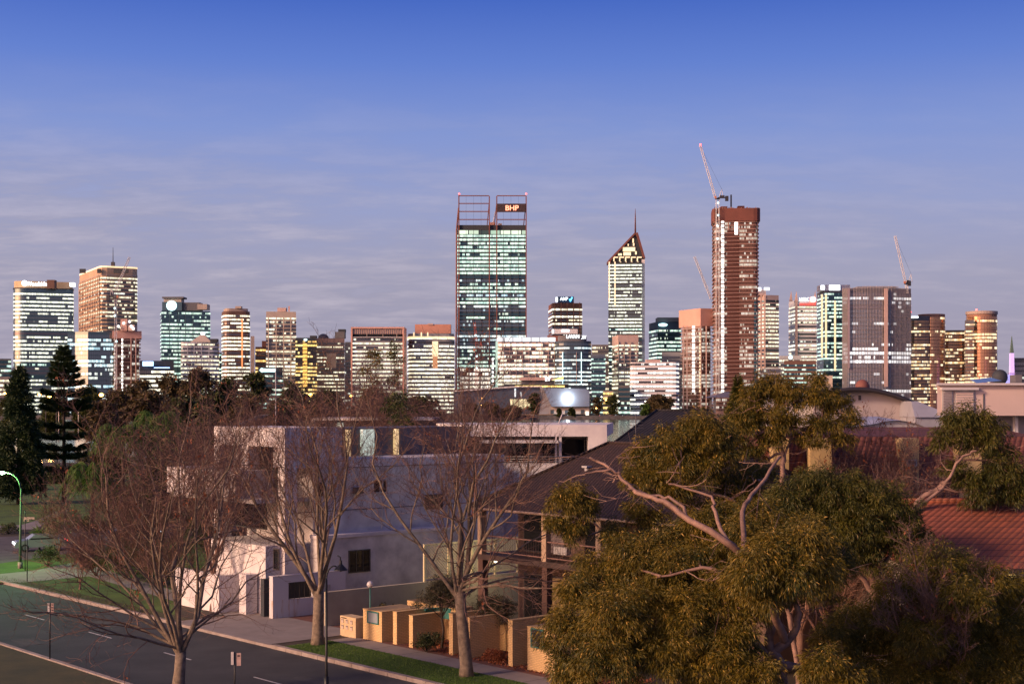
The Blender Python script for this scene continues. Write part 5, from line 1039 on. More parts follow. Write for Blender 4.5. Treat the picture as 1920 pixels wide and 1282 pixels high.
b.build('roof', mRib, r); b = MB(); b.box(px(1592, D), px(1752, D), D+.4, D+5.5, 0, pz(815, D)); b.face([(px(1590+i*10.5, D), D+.3, pz(fa(1590+i*10.5)+2, D)) for i in range(17)]+[(px(1758, D), D+.3, pz(822, D)), (px(1590, D), D+.3, pz(822, D))]); b.build('wall', mRib, r)
# H8 pink box house
D = 84; r = thing('box_house', 'large pale pink box house with shuttered windows at the right edge', 'house', (px(1850, D), D+6, 0)); mPk = mat('pale_pink_render', (.62, .48, .44), .8, .06, .3)
MB().prism([(px(1757, D), D), (px(2050, D), D), (px(2050, D+10), D+10), (px(1758, D+10), D+10)], pz(779, D), pz(722, D)).build('upper_storey', mPk, r); MB().prism([(px(1754, D), D-.3), (px(2052, D), D-.3), (px(2052, D+10), D+10.2), (px(1756, D+10), D+10.2)], pz(722, D), pz(718, D)).build('roof_edge', cWhite, r)
MB().prism([(px(1766, D+2), D+2), (px(2050, D+2), D+2), (px(2050, D+10), D+10), (px(1767, D+10), D+10)], 0, pz(779, D)).build('lower_wall', mat('lilac_render', (.42, .36, .37)), r)
for x0, x1 in ((1766, 1786), (1790, 1826)):
    f = MB().box(px(x0, D), px(x1, D), D-.08, D, pz(781, D), pz(731, D)).build('window', mFr, r)
    for k in range(9): MB().box(px(x0+2, D), px(x1-2, D), D-.12, D-.082, pz(736+k*5+3.6, D), pz(736+k*5, D)).build('slat', mPk if x0 > 1780 else mat('shutter_grey', (.30, .25, .26), .6), f)
MB().box(px(1763, D), px(1832, D), D-.35, D, pz(731, D), pz(726.5, D)).build('lintel', cWhite, r); MB().box(px(1843, D), px(1845, D), D-.05, D, pz(776, D), pz(738, D)).build('downpipe', cMid, r)
MB().box(px(1902, D+1), px(1908, D+1), D+.9, D+1.3, 0, pz(779, D)).build('column', cWhite, r); f = MB().box(px(1876, D+2), px(1894, D+2), D+1.9, D+2, pz(843, D), pz(799, D)).build('window', mFrD, r)
b = MB(); b.face([(px(1822, D+4), D+3, pz(717, D)), (px(1868, D+4), D+3, pz(712, D)), (px(1878, D+4), D+6, pz(704, D)), (px(1838, D+4), D+6, pz(709, D))]); b.build('solar_panel', mat('solar_panel', (.10, .12, .18), .2, metal=.4), r)
b = MB(); b.box(px(1904, D+4), px(1916, D+4), D+4, D+5, pz(718, D), pz(700, D)); b.build('flue_box', cMid, r)
# gazebo pavilion roof
D = 150; r = thing('rooftop_pavilion', 'small rooftop pavilion with grey pyramid roof left of the pointed conifer', 'pavilion', (px(1368, D), D+3, 0)); cx = px(1372, D); w_ = px(1412, D)-cx
b = MB(); b.prism([(cx-w_, D-w_+3), (cx+w_, D-w_+3), (cx+w_, D+w_+3), (cx-w_, D+w_+3)], pz(745, D), pz(734, D), top=[(cx-.1, D+2.9), (cx+.1, D+2.9), (cx+.1, D+3.1), (cx-.1, D+3.1)]); b.build('roof', mat('slate_roof', (.14, .13, .16), .6), r)
for dx_ in (-.7, .7):
    for dy_ in (-.7, .7): MB().box(cx+dx_*w_-.1, cx+dx_*w_+.1, D+3+dy_*w_-.1, D+3+dy_*w_+.1, pz(785, D), pz(745, D)).build('post', cMid, r)
MB().box(cx-w_*.9, cx+w_*.9, D+.6, D+6, 0, pz(785, D)).build('base_storey', cMid, r)
for D, x, y, rr_, s in ((109, 1629, 724, .55, 'maroon ball shaped vent on the barrel roof'), (90, 1895, 706, .5, 'dark ball shaped bay tree top behind the pink box house roof')):
    b = MB(); b.ball((px(x, D), D+2, pz(y, D)), rr_); b.tube([(px(x, D), D+2, pz(y, D)-1.5), (px(x, D), D+2, pz(y, D)-.3)], .08, 5); b.build('roof_ball' , cMaroon if D > 100 else cDark, label=s, cat='roof vent' if D > 100 else 'topiary')
# ============================================================ vegetation
RN = np.random.default_rng
def leafmat(name, c1, c2, trans=.25, tip=None):
    m = bpy.data.materials.new(name); m.use_nodes = True; g = NG(m.node_tree); pb = m.node_tree.nodes['Principled BSDF']; pb.inputs['Roughness'].default_value = .6
    rnd_ = g.n('ShaderNodeNewGeometry').outputs['Random Per Island']; pos = g.n('ShaderNodeNewGeometry').outputs['Position']; nz = g.noise(pos, .7, 3, .6)
    c = g.mix(g.m('MULTIPLY_ADD', rnd_, .55, g.m('MULTIPLY_ADD', nz, 1.4, -.5), clamp=True), (*c1, 1), (*c2, 1))
    if tip: c = g.mix(g.m('GREATER_THAN', rnd_, .955), c, (*tip, 1))  # a few leaves get a painted sunlit highlight colour
    g.put(pb.inputs['Base Color'], c); tr = g.n('ShaderNodeBsdfTranslucent'); g.put(tr.inputs[0], c); mx = g.n('ShaderNodeMixShader'); mx.inputs[0].default_value = trans
    m.node_tree.links.new(pb.outputs[0], mx.inputs[1]); m.node_tree.links.new(tr.outputs[0], mx.inputs[2]); m.node_tree.links.new(mx.outputs[0], m.node_tree.nodes['Material Output'].inputs[0]); return m
lGum = leafmat('gum_leaf', (.010, .028, .001), (.24, .155, .005), .12, tip=(.46, .27, .05)); lGumD = leafmat('gum_leaf_dark', (.012, .026, .002), (.135, .115, .006), .15, tip=(.16, .10, .02))  # golden and dark tones paint sunlit tips and shade into the leaves
lDark = leafmat('dark_leaf', (.016, .030, .006), (.085, .095, .018), .15); lPine = leafmat('pine_needle', (.012, .028, .008), (.045, .070, .018), .1)
lOl = leafmat('olive_leaf', (.05, .05, .03), (.13, .11, .06), .2); lPalm = leafmat('palm_leaflet', (.03, .09, .012), (.13, .20, .025), .25); lDead = leafmat('dead_leaf', (.16, .045, .018), (.34, .10, .035), .2)
lFar = leafmat('far_tree_leaf', (.030, .028, .010), (.15, .095, .03), .1); lBush = leafmat('bush_leaf', (.03, .032, .010), (.10, .075, .018), .2); lLime = leafmat('lamp_lit_leaf', (.06, .12, .02), (.14, .22, .04), .3)  # lLime has lamp light painted into its brighter green
def blades(P, Dv, L, W, rng):
    """slender rhombic leaves: base P, direction Dv (unit), length, width -> V,F"""
    n = len(P); up = rng.normal(size=(n, 3)); sd = np.cross(Dv, up); sd /= np.linalg.norm(sd, axis=1, keepdims=True)+1e-9
    mid = P+Dv*(L*.45)[:, None]; tip = P+Dv*L[:, None]; tip[:, 2] -= L*.18
    V = np.stack([P, mid+sd*(W/2)[:, None], tip, mid-sd*(W/2)[:, None]], 1).reshape(-1, 3); Fc = np.arange(n*4).reshape(n, 4); return V, Fc
def clumpleaves(clumps, dens, L, W, droop, rng, tuft=.22, per=34, fill=.35):
    """clumps: (x,y,z,rx,ry,rz); leaves gathered in tufts over and inside each clump"""
    Vs, Fs, o = [], [], 0
    for (x, y, z, rx, ry, rz) in clumps:
        nt_ = max(6, int(dens*(rx*ry+rx*rz+ry*rz)/3)); d = rng.normal(size=(nt_, 3)); d /= np.linalg.norm(d, axis=1, keepdims=True); d[:, 2] = np.where(d[:, 2] < -.55, -d[:, 2]*.5, d[:, 2])
        rad = np.where(rng.random(nt_) < fill, rng.uniform(.35, .85, nt_), rng.uniform(.72, 1.26, nt_)); c = np.array([x, y, z])+d*rad[:, None]*np.array([rx, ry, rz])
        q = np.repeat(c, per, 0); dd = np.repeat(d, per, 0); k = len(q); e = rng.normal(size=(k, 3)); e /= np.linalg.norm(e, axis=1, keepdims=True); q = q+e*(rng.random((k, 1))**.5)*tuft*np.array([1, 1, .8])
        dr = e*.75+dd*.45+rng.normal(size=(k, 3))*.25; dr[:, 2] -= droop; dr /= np.linalg.norm(dr, axis=1, keepdims=True)
        Ls = L*rng.uniform(.6, 1.35, k); V, Fc = blades(q, dr, Ls, W*rng.uniform(.7, 1.3, k), rng); Vs.append(V); Fs.append(Fc+o); o += len(V)
    return np.concatenate(Vs), np.concatenate(Fs)
def add_leaves(root, clumps, dens, L, W, droop, seed, m, name='crown', **k):
    rng = RN(seed); V, Fc = clumpleaves(clumps, dens, L, W, droop, rng, **k); return link(name, mesh_np(name, V-np.array(WL[root.name]), Fc, m), root)
def pc(x, y, D, r, sy=1.0, dD=0, asp=1.0):      # clump from photo column/row at depth D
    Y = D+dD; R = r*.9*Y/F; return (px(x, Y), Y, pz(y, Y), R, R*sy, R*asp)
bGum = mat('gum_bark', (.34, .20, .155), .7, .25, 2.5, col2=(.13, .075, .06), bump=.3, bs=6); bPlane = mat('plane_bark', (.28, .21, .155), .85, .3, 4.5, col2=(.10, .075, .055), bump=.5, bs=14); bTwig = mat('bare_twig', (.24, .13, .095), .8, .3, 1.5, col2=(.12, .066, .050)); bDark = mat('dark_bark', (.06, .04, .03), .9, .3, 2)
# ---- bare deciduous trees
def bare_tree(name, label, x, y, H, fork, seed, spread=.5, limbs=6, r0=.42, group=None, lean=(0, 0), dens=1.0, leaves=40, dense_twigs=True, low=False, bark=None, twist=0.0, twm=None):
    rng = random.Random(seed); root = thing(name, label, 'tree', (x, y, 0), group); tr = MB(); tw = MB(); tips = []
    def seg(p, d, L, r, depth, up):
        n = 5 if depth < 3 else (4 if depth == 3 else 3); pts = [p]; rad = [r]; q = p.copy(); dd = d.copy()
        wob = .13+.05*depth
        for i in range(n):
            dd = (dd+Vector((rng.gauss(0, wob), rng.gauss(0, wob), rng.gauss(0, wob*.6)+up))).normalized(); q = q+dd*(L/n); pts.append(q.copy()); rad.append(max(.0055, r*(1-(i+1)/n*(.62 if depth < 4 else .75))))
        (tr if depth <= 2 else tw).tube(pts, rad, 8 if depth == 1 else (6 if depth == 2 else (4 if depth == 3 else 3)), cap=False)
        if depth >= (5 if dense_twigs else 4): tips.append(pts[-1]); return
        k = int({1: 8, 2: 7, 3: 6, 4: 3}[depth]*dens+rng.random()*.9)
        for j in range(k):
            f = .22+.78*(j+rng.random()*.7)/k; f = min(.99, f); i = min(n-1, int(f*n)); t = f*n-i; s = pts[i].lerp(pts[i+1], t); ax = (pts[i+1]-pts[i]).normalized()
            az = j*2.4+rng.random()*1.2; o = ax.orthogonal().normalized(); o2 = ax.cross(o); an = rng.uniform(.40, .85) if depth < 3 else rng.uniform(.45, 1.0)
            nd = (ax*math.cos(an)+(o*math.cos(az)+o2*math.sin(az))*math.sin(an)).normalized()
            seg(s, nd, L*(.66-.28*f)*rng.uniform(.75, 1.2), max(.008, rad[i]*.52), depth+1, up*1.0+.02)
        seg(pts[-1], dd, L*.42, rad[-1], depth+1 if depth > 1 else 2, up)
    P = Vector((x, y, 0)); tp = [P+Vector((0, 0, -.2)), P+Vector((0, 0, .5)), P+Vector((lean[0]*.5, lean[1]*.5, fork*.55)), P+Vector((lean[0], lean[1], fork))]
    tr.tube(tp, [r0*1.35, r0*1.02, r0*.9, r0*.86], 14); top = tp[-1]
    for i in range(limbs):
        az = i*2*math.pi/limbs+rng.uniform(-.3, .3)+twist; sp = spread*rng.uniform(.55, 1.25) if i else .12; d = Vector((math.cos(az)*sp, math.sin(az)*sp, 1)).normalized(); L = (H-fork)*.66*(1.0 if sp < spread*.8 else .92)*rng.uniform(.85, 1.1)
        seg(top+Vector((math.cos(az)*r0*.35, math.sin(az)*r0*.35, -rng.random()*fork*.14)), d, L, r0*rng.uniform(.28, .46), 1, .10)
    if low:
        for i in range(5):
            az = rng.uniform(0, 6.28); d = Vector((math.cos(az), math.sin(az), .35)).normalized(); seg(top+Vector((0, 0, -rng.random()*fork*.3+.6)), d, (H-fork)*.45, r0*.25, 2, .015)
    tr.build('trunk', bark or bPlane, root); tw.build('crown', twm or bTwig, root)
    if leaves:
        rg = RN(seed); T_ = np.array([tuple(rng.choice(tips)) for _ in range(leaves)]); n = leaves*5; q = np.repeat(T_, 5, 0)+rg.normal(size=(n, 3))*.09; dr = rg.normal(size=(n, 3)); dr[:, 2] -= 1.2; dr /= np.linalg.norm(dr, axis=1, keepdims=True)
        V, Fc = blades(q, dr, rg.uniform(.08, .17, n), rg.uniform(.05, .10, n), rg); link('dead_leaves', mesh_np('dead_leaves', V-np.array(WL[root.name]), Fc, lDead), root)
    return root
GB = 'bare street trees'
X, Y = gp(335, 1300); bare_tree('plane_tree', 'bare plane tree at lower left, forking low with wide spreading branches', X, Y, 15.0, 1.9, 11, .78, 8, .28, GB, (.1, 0), .78, 60, low=True)
X, Y = S(-65.1, 43.3); bare_tree('plane_tree', 'bare plane tree in the middle verge with a pale straight trunk', X, Y, 16.0, 2.9, 23, .56, 7, .32, GB, (.05, 0), .80, 50)
X, Y = S(-52.9, 43.6); bare_tree('plane_tree', 'bare plane tree at the bottom centre, thick trunk in front of the brick fins', X, Y, 16.6, 4.3, 37, .50, 6, .30, GB, (-.35, 0), .82, 30, low=True)
for i, (x, D, H, s, lb) in enumerate(((735, 128, 18.0, .34, 'tallest of the bare trees behind the white house'), (648, 140, 15.0, .42, 'bare tree behind the white house, left of the tallest'), (820, 136, 15.0, .42, 'bare tree behind the white house, right of the tallest'), (455, 112, 14.2, .40, 'bare upright tree behind the left corner of the white house'), (560, 118, 15.0, .42, 'bare tree behind the white house roof pergola'), (400, 90, 12.6, .42, 'bare tree just left of the white house balcony'), (1560, 66, 9.0, .6, 'bare tangled tree in front of the terracotta mansard roof'), (1660, 74, 12.6, .35, 'bare upright tree with rusty leaves before the curved metal roof'), (1500, 69, 10.6, .6, 'bare tree left of the others before the yellow dormers'), (1605, 71, 10.4, .7, 'wide bare tree in front of the mansard roof, beside the rusty one'), (1730, 70, 10.0, .5, 'bare tree right of the yellow dormer with air conditioner'), (1790, 52, 8.6, .7, 'bare branching tree in front of the orange roof'), (1885, 56, 7.5, .7, 'low bare tree at the right edge over the orange roof'))):
    bare_tree('bare_tree', lb, px(x, D), D, H, H*.2, 50+i, s, 6, .20 if D < 100 else .26, 'bare trees between the houses', dens=1.0 if i < 3 else .85, leaves=(260 if i == 7 else 70 if i > 5 else 0), dense_twigs=(i not in (8, 9, 12, 13) or i in (10, 11, 12)), bark=bTwig)
for i, (x, y, H, lb) in enumerate(((150, 1105, 4.5, 'small bare shrub by the left path'), (240, 1075, 6.5, 'bare shrub behind the left path'), (300, 1120, 5.5, 'bare shrub before the white entry wall'), (215, 1020, 6.5, 'bare sapling by the side road'), (110, 1045, 5.0, 'bare sapling beside the green lamp shrubs'))):
    X, Y = gp(x, y); bare_tree('bare_shrub', lb, X, Y, H, .5, 80+i, .75, 6, .07, 'bare shrubs on the left lawn', leaves=10, dense_twigs=False, bark=bTwig)
# ---- gum trees
def limb(b, pts, D, r0, r1):
    """hand placed limb: (column,row[,depth offset]) list"""
    P = [Vector((px(p[0], D+(p[2] if len(p) > 2 else 0)), D+(p[2] if len(p) > 2 else 0), pz(p[1], D+(p[2] if len(p) > 2 else 0)))) for p in pts]
    Q = []; n = len(P)
    for i in range(n-1):
        a = P[max(0, i-1)]; p, q, c = P[i], P[i+1], P[min(n-1, i+2)]
        for k in range(4): t = k/4; Q.append(.5*((2*p)+(q-a)*t+(2*a-5*p+4*q-c)*t*t+(3*p-a-3*q+c)*t**3))
    Q.append(P[-1]); N = len(Q); rr = random.Random(int(pts[0][0])); b.tube([v+Vector((rr.gauss(0, .03), rr.gauss(0, .03), rr.gauss(0, .03))) for v in Q], [r0+(r1-r0)*i/(N-1) for i in range(N)], 8, cap=False); return Q
def twigs(b, Q, L, n, rng, r=.02):
    for _ in range(n):
        p = rng.choice(Q); q = p.copy(); d = Vector((rng.gauss(0, 1), rng.gauss(0, .6), rng.gauss(.4, .8))).normalized(); pts = [q.copy()]
        for k in range(5): d = (d+Vector((rng.gauss(0, .3), rng.gauss(0, .3), rng.gauss(0, .3)))).normalized(); q = q+d*L/5*rng.uniform(.6, 1.2); pts.append(q.copy())
        b.tube(pts, [r, r*.8, r*.6, r*.5, r*.4, r*.3], 3, cap=False)
        for k in (2, 3, 4):
            q = pts[k].copy(); dd = (d+Vector((rng.gauss(0, .8), rng.gauss(0, .8), rng.gauss(0, .8)))).normalized(); b.tube([q, q+dd*L*.3, q+dd*L*.5+Vector((0, 0, rng.gauss(0, .1)))], [r*.5, r*.35, r*.2], 3, cap=False)
def gum(label, base, D, clumps, limbs, seed, m, dens=20, L=.15, W=.026, tw=30, **k):
    root = thing('gum_tree', label, 'tree', (px(base, D), D, 0), 'gum trees'); b = MB(); rng = random.Random(seed); allQ = []
    for pts, r0, r1 in limbs: allQ += limb(b, pts, D, r0, r1)
    t = b; twigs(t, allQ, 1.5, tw, rng)
    for c in clumps:      # small stems feeding every clump from the nearest limb
        cc = Vector(c[:3]); q = min(allQ, key=lambda v: (v-cc).length+max(0, v.z-cc.z)*1.5); mid = q.lerp(cc, .5)+Vector((rng.gauss(0, .2), rng.gauss(0, .2), -.15)); b2 = [q, mid, cc]; t.tube(b2, [.05, .035, .015], 5, cap=False)
        for _ in range(5): e = cc+Vector((rng.gauss(0, c[3]*.6), rng.gauss(0, c[4]*.6), rng.gauss(0, c[5]*.6))); t.tube([mid.lerp(cc, .5), e], [.02, .008], 3, cap=False)
    t.build('trunk', bGum, root); add_leaves(root, clumps, dens, L, W, .8, seed, m, **k); return root
# nearest: big gum filling the lower right
D = 46; rg = random.Random(5)
cl = [pc(*a) for a in ((1085, 1120, D, 42, 1, 1), (1062, 1190, D, 45, 1, 0), (1075, 1255, D, 45, 1, 0), (1125, 1080, D, 48, 1, 2), (1150, 1160, D, 60, 1, -1), (1140, 1240, D, 62, 1, -1.5), (1200, 1075, D, 60, 1, 1.5), (1215, 1150, D, 55, 1, 0), (1230, 1235, D, 70, 1, -1), (1270, 1090, D, 62, 1, 1), (1165, 1035, D, 35, 1, 2.5),
    (1290, 1170, D, 62, 1, -.5), (1330, 1060, D, 58, 1, 1.5), (1335, 1255, D, 70, 1, -1), (1370, 1130, D, 66, 1, 0), (1400, 1030, D, 60, 1, 1), (1375, 1205, D, 46, 1, -1), (1450, 1060, D, 58, 1, 0), (1430, 1120, D, 40, 1, -1), (1500, 1020, D, 58, 1, .5), (1520, 1090, D, 60, 1, 0), (1430, 985, D, 50, 1, 2), (1300, 1000, D, 40, 1, 2.5), (1355, 975, D, 36, 1, 3), (1560, 1060, D, 42, 1, 1), (1250, 1030, D, 40, 1, 2.5), (1420, 1062, D, 44, 1, -4.5), (1475, 1078, D, 52, 1, -4.5), (1510, 1025, D, 48, 1, -4), (1440, 1118, D, 44, 1, -4), (1400, 1090, D, 34, 1, -4.5), (1535, 1075, D, 40, 1, -4), (1450, 1030, D, 34, 1, -4), (1545, 1255, D, 44, 1, -3), (1590, 1285, D, 44, 1, -3), (1420, 1275, D, 44, 1, -2))]
tL = [([(1468, 1200), (1440, 1110, -2), (1372, 1024, -3.5), (1292, 972, -3), (1232, 936, -2.5), (1195, 922, -2), (1160, 888, -1.5), (1108, 858, -1)], .14, .035), ([(1162, 890, -1.5), (1140, 880, -1.5), (1098, 888, -1.5)], .05, .025), ([(1292, 972, -3), (1262, 935, -2.5), (1235, 930, -2), (1175, 915, -2)], .06, .03), ([(1372, 1024, -3.5), (1340, 960, -3), (1330, 930, -2.5), (1250, 905, -2)], .07, .03), ([(1400, 1040, -2), (1392, 960, -1), (1420, 915, 0), (1462, 855, 1)], .09, .05), ([(1470, 1330), (1460, 1240), (1440, 1205), (1455, 1150)], .21, .12), ([(1440, 1230), (1480, 1195), (1497, 1160), (1490, 1110), (1500, 1040)], .16, .05), ([(1455, 1150), (1430, 1090), (1410, 1040)], .13, .04), ([(1460, 1250), (1540, 1262), (1580, 1300)], .17, .12), ([(1440, 1225), (1380, 1180), (1300, 1150), (1220, 1150), (1130, 1180)], .13, .03), ([(1410, 1150), (1340, 1070), (1240, 1080)], .1, .03), ([(1445, 1260), (1380, 1290), (1250, 1260), (1120, 1240)], .11, .03), ([(1455, 1150), (1475, 1085), (1530, 1060)], .09, .03)]
gum('large gum tree with painted sunlit golden tips filling the lower right foreground', 1470, D, cl, tL, 5, lGum, dens=130, L=.135, W=.025, tw=40, per=105, tuft=.30, fill=.2)
D = 52; cl = [pc(*a) for a in ((1640, 1230, D, 55, 1, 0), (1575, 1200, D, 48, 1, 0), (1600, 1260, D, 50, 1, 0), (1700, 1120, D, 60, 1, 0), (1760, 1080, D, 62, 1, .5), (1770, 1160, D, 62, 1, 0), (1680, 1180, D, 52, 1, 0), (1830, 1110, D, 58, 1, .5), (1850, 1190, D, 66, 1, 0), (1900, 1130, D, 55, 1, 1), (1790, 1240, D, 62, 1, -1), (1890, 1255, D, 60, 1, -1), (1720, 1255, D, 52, 1, -1), (1925, 1200, D, 60, 1, 0), (1640, 1175, D, 40, 1, 0), (1660, 1275, D, 50, 1, -1), (1720, 1290, D, 50, 1, -2), (1790, 1290, D, 52, 1, -2), (1870, 1290, D, 52, 1, -2), (1930, 1280, D, 50, 1, -1), (1600, 1165, D, 34, 1, 1), (1730, 1200, D, 46, 1, -2), (1810, 1130, D, 50, 1, -2))]
tL = [([(1690, 1330), (1700, 1260), (1690, 1210), (1640, 1180)], .20, .07), ([(1700, 1250), (1780, 1190), (1880, 1170)], .12, .04), ([(1690, 1210), (1740, 1130), (1790, 1090)], .10, .03), ([(1700, 1260), (1600, 1240), (1570, 1210)], .1, .03)]
gum('dark green gum tree in the lower right corner', 1690, D, cl, tL, 6, leafmat('gum_leaf_mixed', (.016, .032, .002), (.25, .17, .006), .2, tip=(.42, .27, .05)), dens=110, L=.14, W=.026, per=95, tuft=.30, fill=.2)  # lighter golden leaf tones paint warm highlights into this shaded crown
D = 58; cl = [pc(*a) for a in ((1480, 940, D, 42, 1, 0), (1525, 915, D, 46, 1, 0), (1580, 925, D, 52, 1, 0), (1640, 945, D, 55, 1, 0), (1690, 975, D, 45, 1, 0), (1545, 975, D, 52, 1, 0), (1605, 995, D, 58, 1, 0), (1665, 1025, D, 52, 1, 0), (1570, 1035, D, 42, 1, 0), (1500, 985, D, 40, 1, 0), (1715, 1010, D, 26, 1, 0), (1620, 1050, D, 34, 1, 0), (1450, 965, D, 34, 1, 0))]
tL = [([(1640, 1330), (1635, 1200), (1640, 1100), (1625, 1040), (1600, 1000)], .24, .08), ([(1640, 1090), (1665, 1040), (1680, 990)], .12, .05), ([(1638, 1110), (1600, 1060), (1560, 1010), (1540, 960)], .12, .05), ([(1680, 990), (1740, 935), (1775, 905), (1800, 860), (1830, 845)], .09, .04), ([(1540, 960), (1500, 940)], .06, .03), ([(1560, 1005), (1575, 985), (1580, 965)], .05, .03)]
gum('dense dark round crowned gum tree in the middle right', 1640, D, cl, tL, 7, lGumD, dens=110, L=.15, W=.028, tw=10, per=85, tuft=.30)
# gum with long bare diagonal limb
D = 62; cl = [pc(*a) for a in ((1205, 860, D, 36, 1, 1), (1255, 838, D, 42, 1, 0), (1310, 806, D, 38, 1, 0), (1335, 825, D, 42, 1, 0), (1270, 870, D, 46, 1, 0), (1220, 905, D, 38, 1, 0), (1320, 880, D, 42, 1, 0), (1350, 860, D, 34, 1, 0), (1265, 925, D, 34, 1, 0), (1190, 900, D, 24, 1, 0), (1060, 940, D, 32, 1, -2), (1090, 955, D, 30, 1, -2), (1040, 985, D, 24, 1, -2), (1075, 1000, D, 26, 1, -2), (1075, 925, D, 22, 1, -2), (1190, 965, D, 24, 1, 0), (1225, 975, D, 24, 1, 0), (1150, 1000, D, 26, 1, -1), (1375, 905, D, 34, 1, 1), (1410, 935, D, 34, 1, 1), (1360, 945, D, 30, 1, 1), (1425, 890, D, 28, 1, 2), (1395, 965, D, 30, 1, 0), (1310, 960, D, 26, 1, 0))]
tL = [([(1500, 1330), (1480, 1150), (1420, 1060), (1360, 1020), (1290, 975), (1230, 935), (1195, 925), (1160, 890), (1150, 905)], .12, .03), ([(1420, 1060), (1400, 960), (1340, 925), (1240, 922)], .12, .04), ([(1330, 920), (1345, 850), (1350, 790), (1330, 770)], .05, .02), ([(1270, 940), (1310, 900), (1345, 860)], .05, .02), ([(1180, 1060), (1150, 1030), (1120, 985), (1090, 972)], .07, .04), ([(1420, 1060), (1300, 1080), (1180, 1060)], .1, .07), ([(1310, 985), (1330, 955), (1380, 930), (1420, 900)], .06, .03)]
gum('gum tree with a long bare diagonal limb reaching left over the tiled roof', 1500, D, cl, tL, 8, lGum, dens=100, L=.16, W=.029, tw=70, per=80, tuft=.3, fill=.2)
# gum tree tall, top centre-right
D = 72; cl = [pc(*a) for a in ((1415, 745, D, 30, 1, 0), (1450, 728, D, 34, 1, 0), (1480, 750, D, 34, 1, 0), (1430, 785, D, 36, 1, 0), (1475, 795, D, 34, 1, 0), (1400, 800, D, 28, 1, 0), (1450, 825, D, 28, 1, 0), (1530, 745, D, 32, 1, 0), (1565, 760, D, 32, 1, 0), (1590, 790, D, 22, 1, 0), (1545, 800, D, 32, 1, 0), (1510, 825, D, 24, 1, 0), (1575, 825, D, 22, 1, 0), (1530, 712, D, 18, 1, 0), (1385, 780, D, 22, 1, 0), (1410, 850, D, 24, 1, 0), (1380, 830, D, 22, 1, 0))]
tL = [([(1460, 1200), (1462, 960), (1468, 870), (1462, 830), (1440, 780), (1400, 765)], .20, .03), ([(1468, 870), (1480, 830), (1500, 805), (1540, 790)], .07, .02), ([(1465, 850), (1430, 820), (1395, 822)], .05, .02), ([(1462, 930), (1420, 950), (1405, 920), (1440, 860), (1470, 850)], .10, .06), ([(1440, 780), (1455, 750)], .04, .02)]
gum('tall thin gum tree rising above the barrel roof at right centre', 1460, D, cl, tL, 9, lGum, dens=90, L=.18, W=.034, tw=50, per=65, tuft=.3)
# right gum
D = 64; cl = [pc(*a) for a in ((1790, 795, D, 34, 1, 0), (1830, 790, D, 34, 1, 0), (1860, 815, D, 32, 1, 0), (1780, 830, D, 30, 1, 0), (1830, 835, D, 34, 1, 0), (1875, 850, D, 24, 1, 0), (1880, 885, D, 38, 1, 0), (1915, 900, D, 36, 1, 0), (1850, 915, D, 36, 1, 0), (1895, 930, D, 34, 1, 0), (1815, 900, D, 28, 1, 0), (1790, 880, D, 22, 1, 0), (1830, 940, D, 20, 1, 0), (1850, 1000, D, 22, 1, 0))]
tL = [([(1720, 1330), (1700, 1100), (1710, 960), (1760, 915), (1785, 890), (1800, 850), (1805, 815)], .20, .03), ([(1785, 890), (1810, 865), (1850, 862), (1890, 862)], .06, .03), ([(1760, 915), (1830, 920), (1880, 900)], .05, .02), ([(1705, 1100), (1800, 1040), (1880, 990), (1930, 960)], .10, .05)]
gum('gum tree with two leafy tufts in front of the pink box house at right', 1720, D, cl, tL, 10, lGumD, dens=90, L=.17, W=.032, tw=50, per=65, tuft=.3)
# fine conifer + green behind gum
def broad(label, x, ytop, w_, D, seed, m, ybase=None, L=.5, W=.22, dens=3.0, n=12, name='broad_tree', group='dark trees beyond the park', zb=0, cat='tree', asp=.8, bark=bDark, low_=.15):
    H = pz(ytop, D)-zb; R = w_/2*D/F; rng = random.Random(seed); r = thing(name, label, cat, (px(x, D), D, zb), group); X0 = px(x, D); b = MB(); cl = []
    zlo = zb+H*low_; b.tube([(X0, D, zb-.2), (X0+.1, D, zb+H*.3), (X0, D, zb+H*.72)], [R*.06+.1, R*.05+.06, .05], 7)
    for i in range(n):
        a = rng.uniform(0, 6.28); f = (i+rng.random())/n; prof_ = max(.25, 1-(abs(f-.45)/.6)**4); q = rng.random()**.5*R*.78*prof_; zz = zlo+(zb+H-zlo)*f*.9; s = R*rng.uniform(.26, .42)
        cl.append((X0+q*math.cos(a), D+q*math.sin(a), zz, s, s, s*.8)); b.tube([(X0, D, zb+H*.3), (X0+q*.5*math.cos(a), D+q*.5*math.sin(a), (zb+H*.3+zz)/2), (cl[-1][0], cl[-1][1], cl[-1][2])], [R*.03+.03, .05, .02], 5, cap=False)
    cl.append((X0, D, zb+H-R*.35, R*.4, R*.4, R*.35)); b.build('trunk', bark, r); add_leaves(r, cl, dens, L, W, .1, seed, m, tuft=max(.3, R*.10), per=26); return r
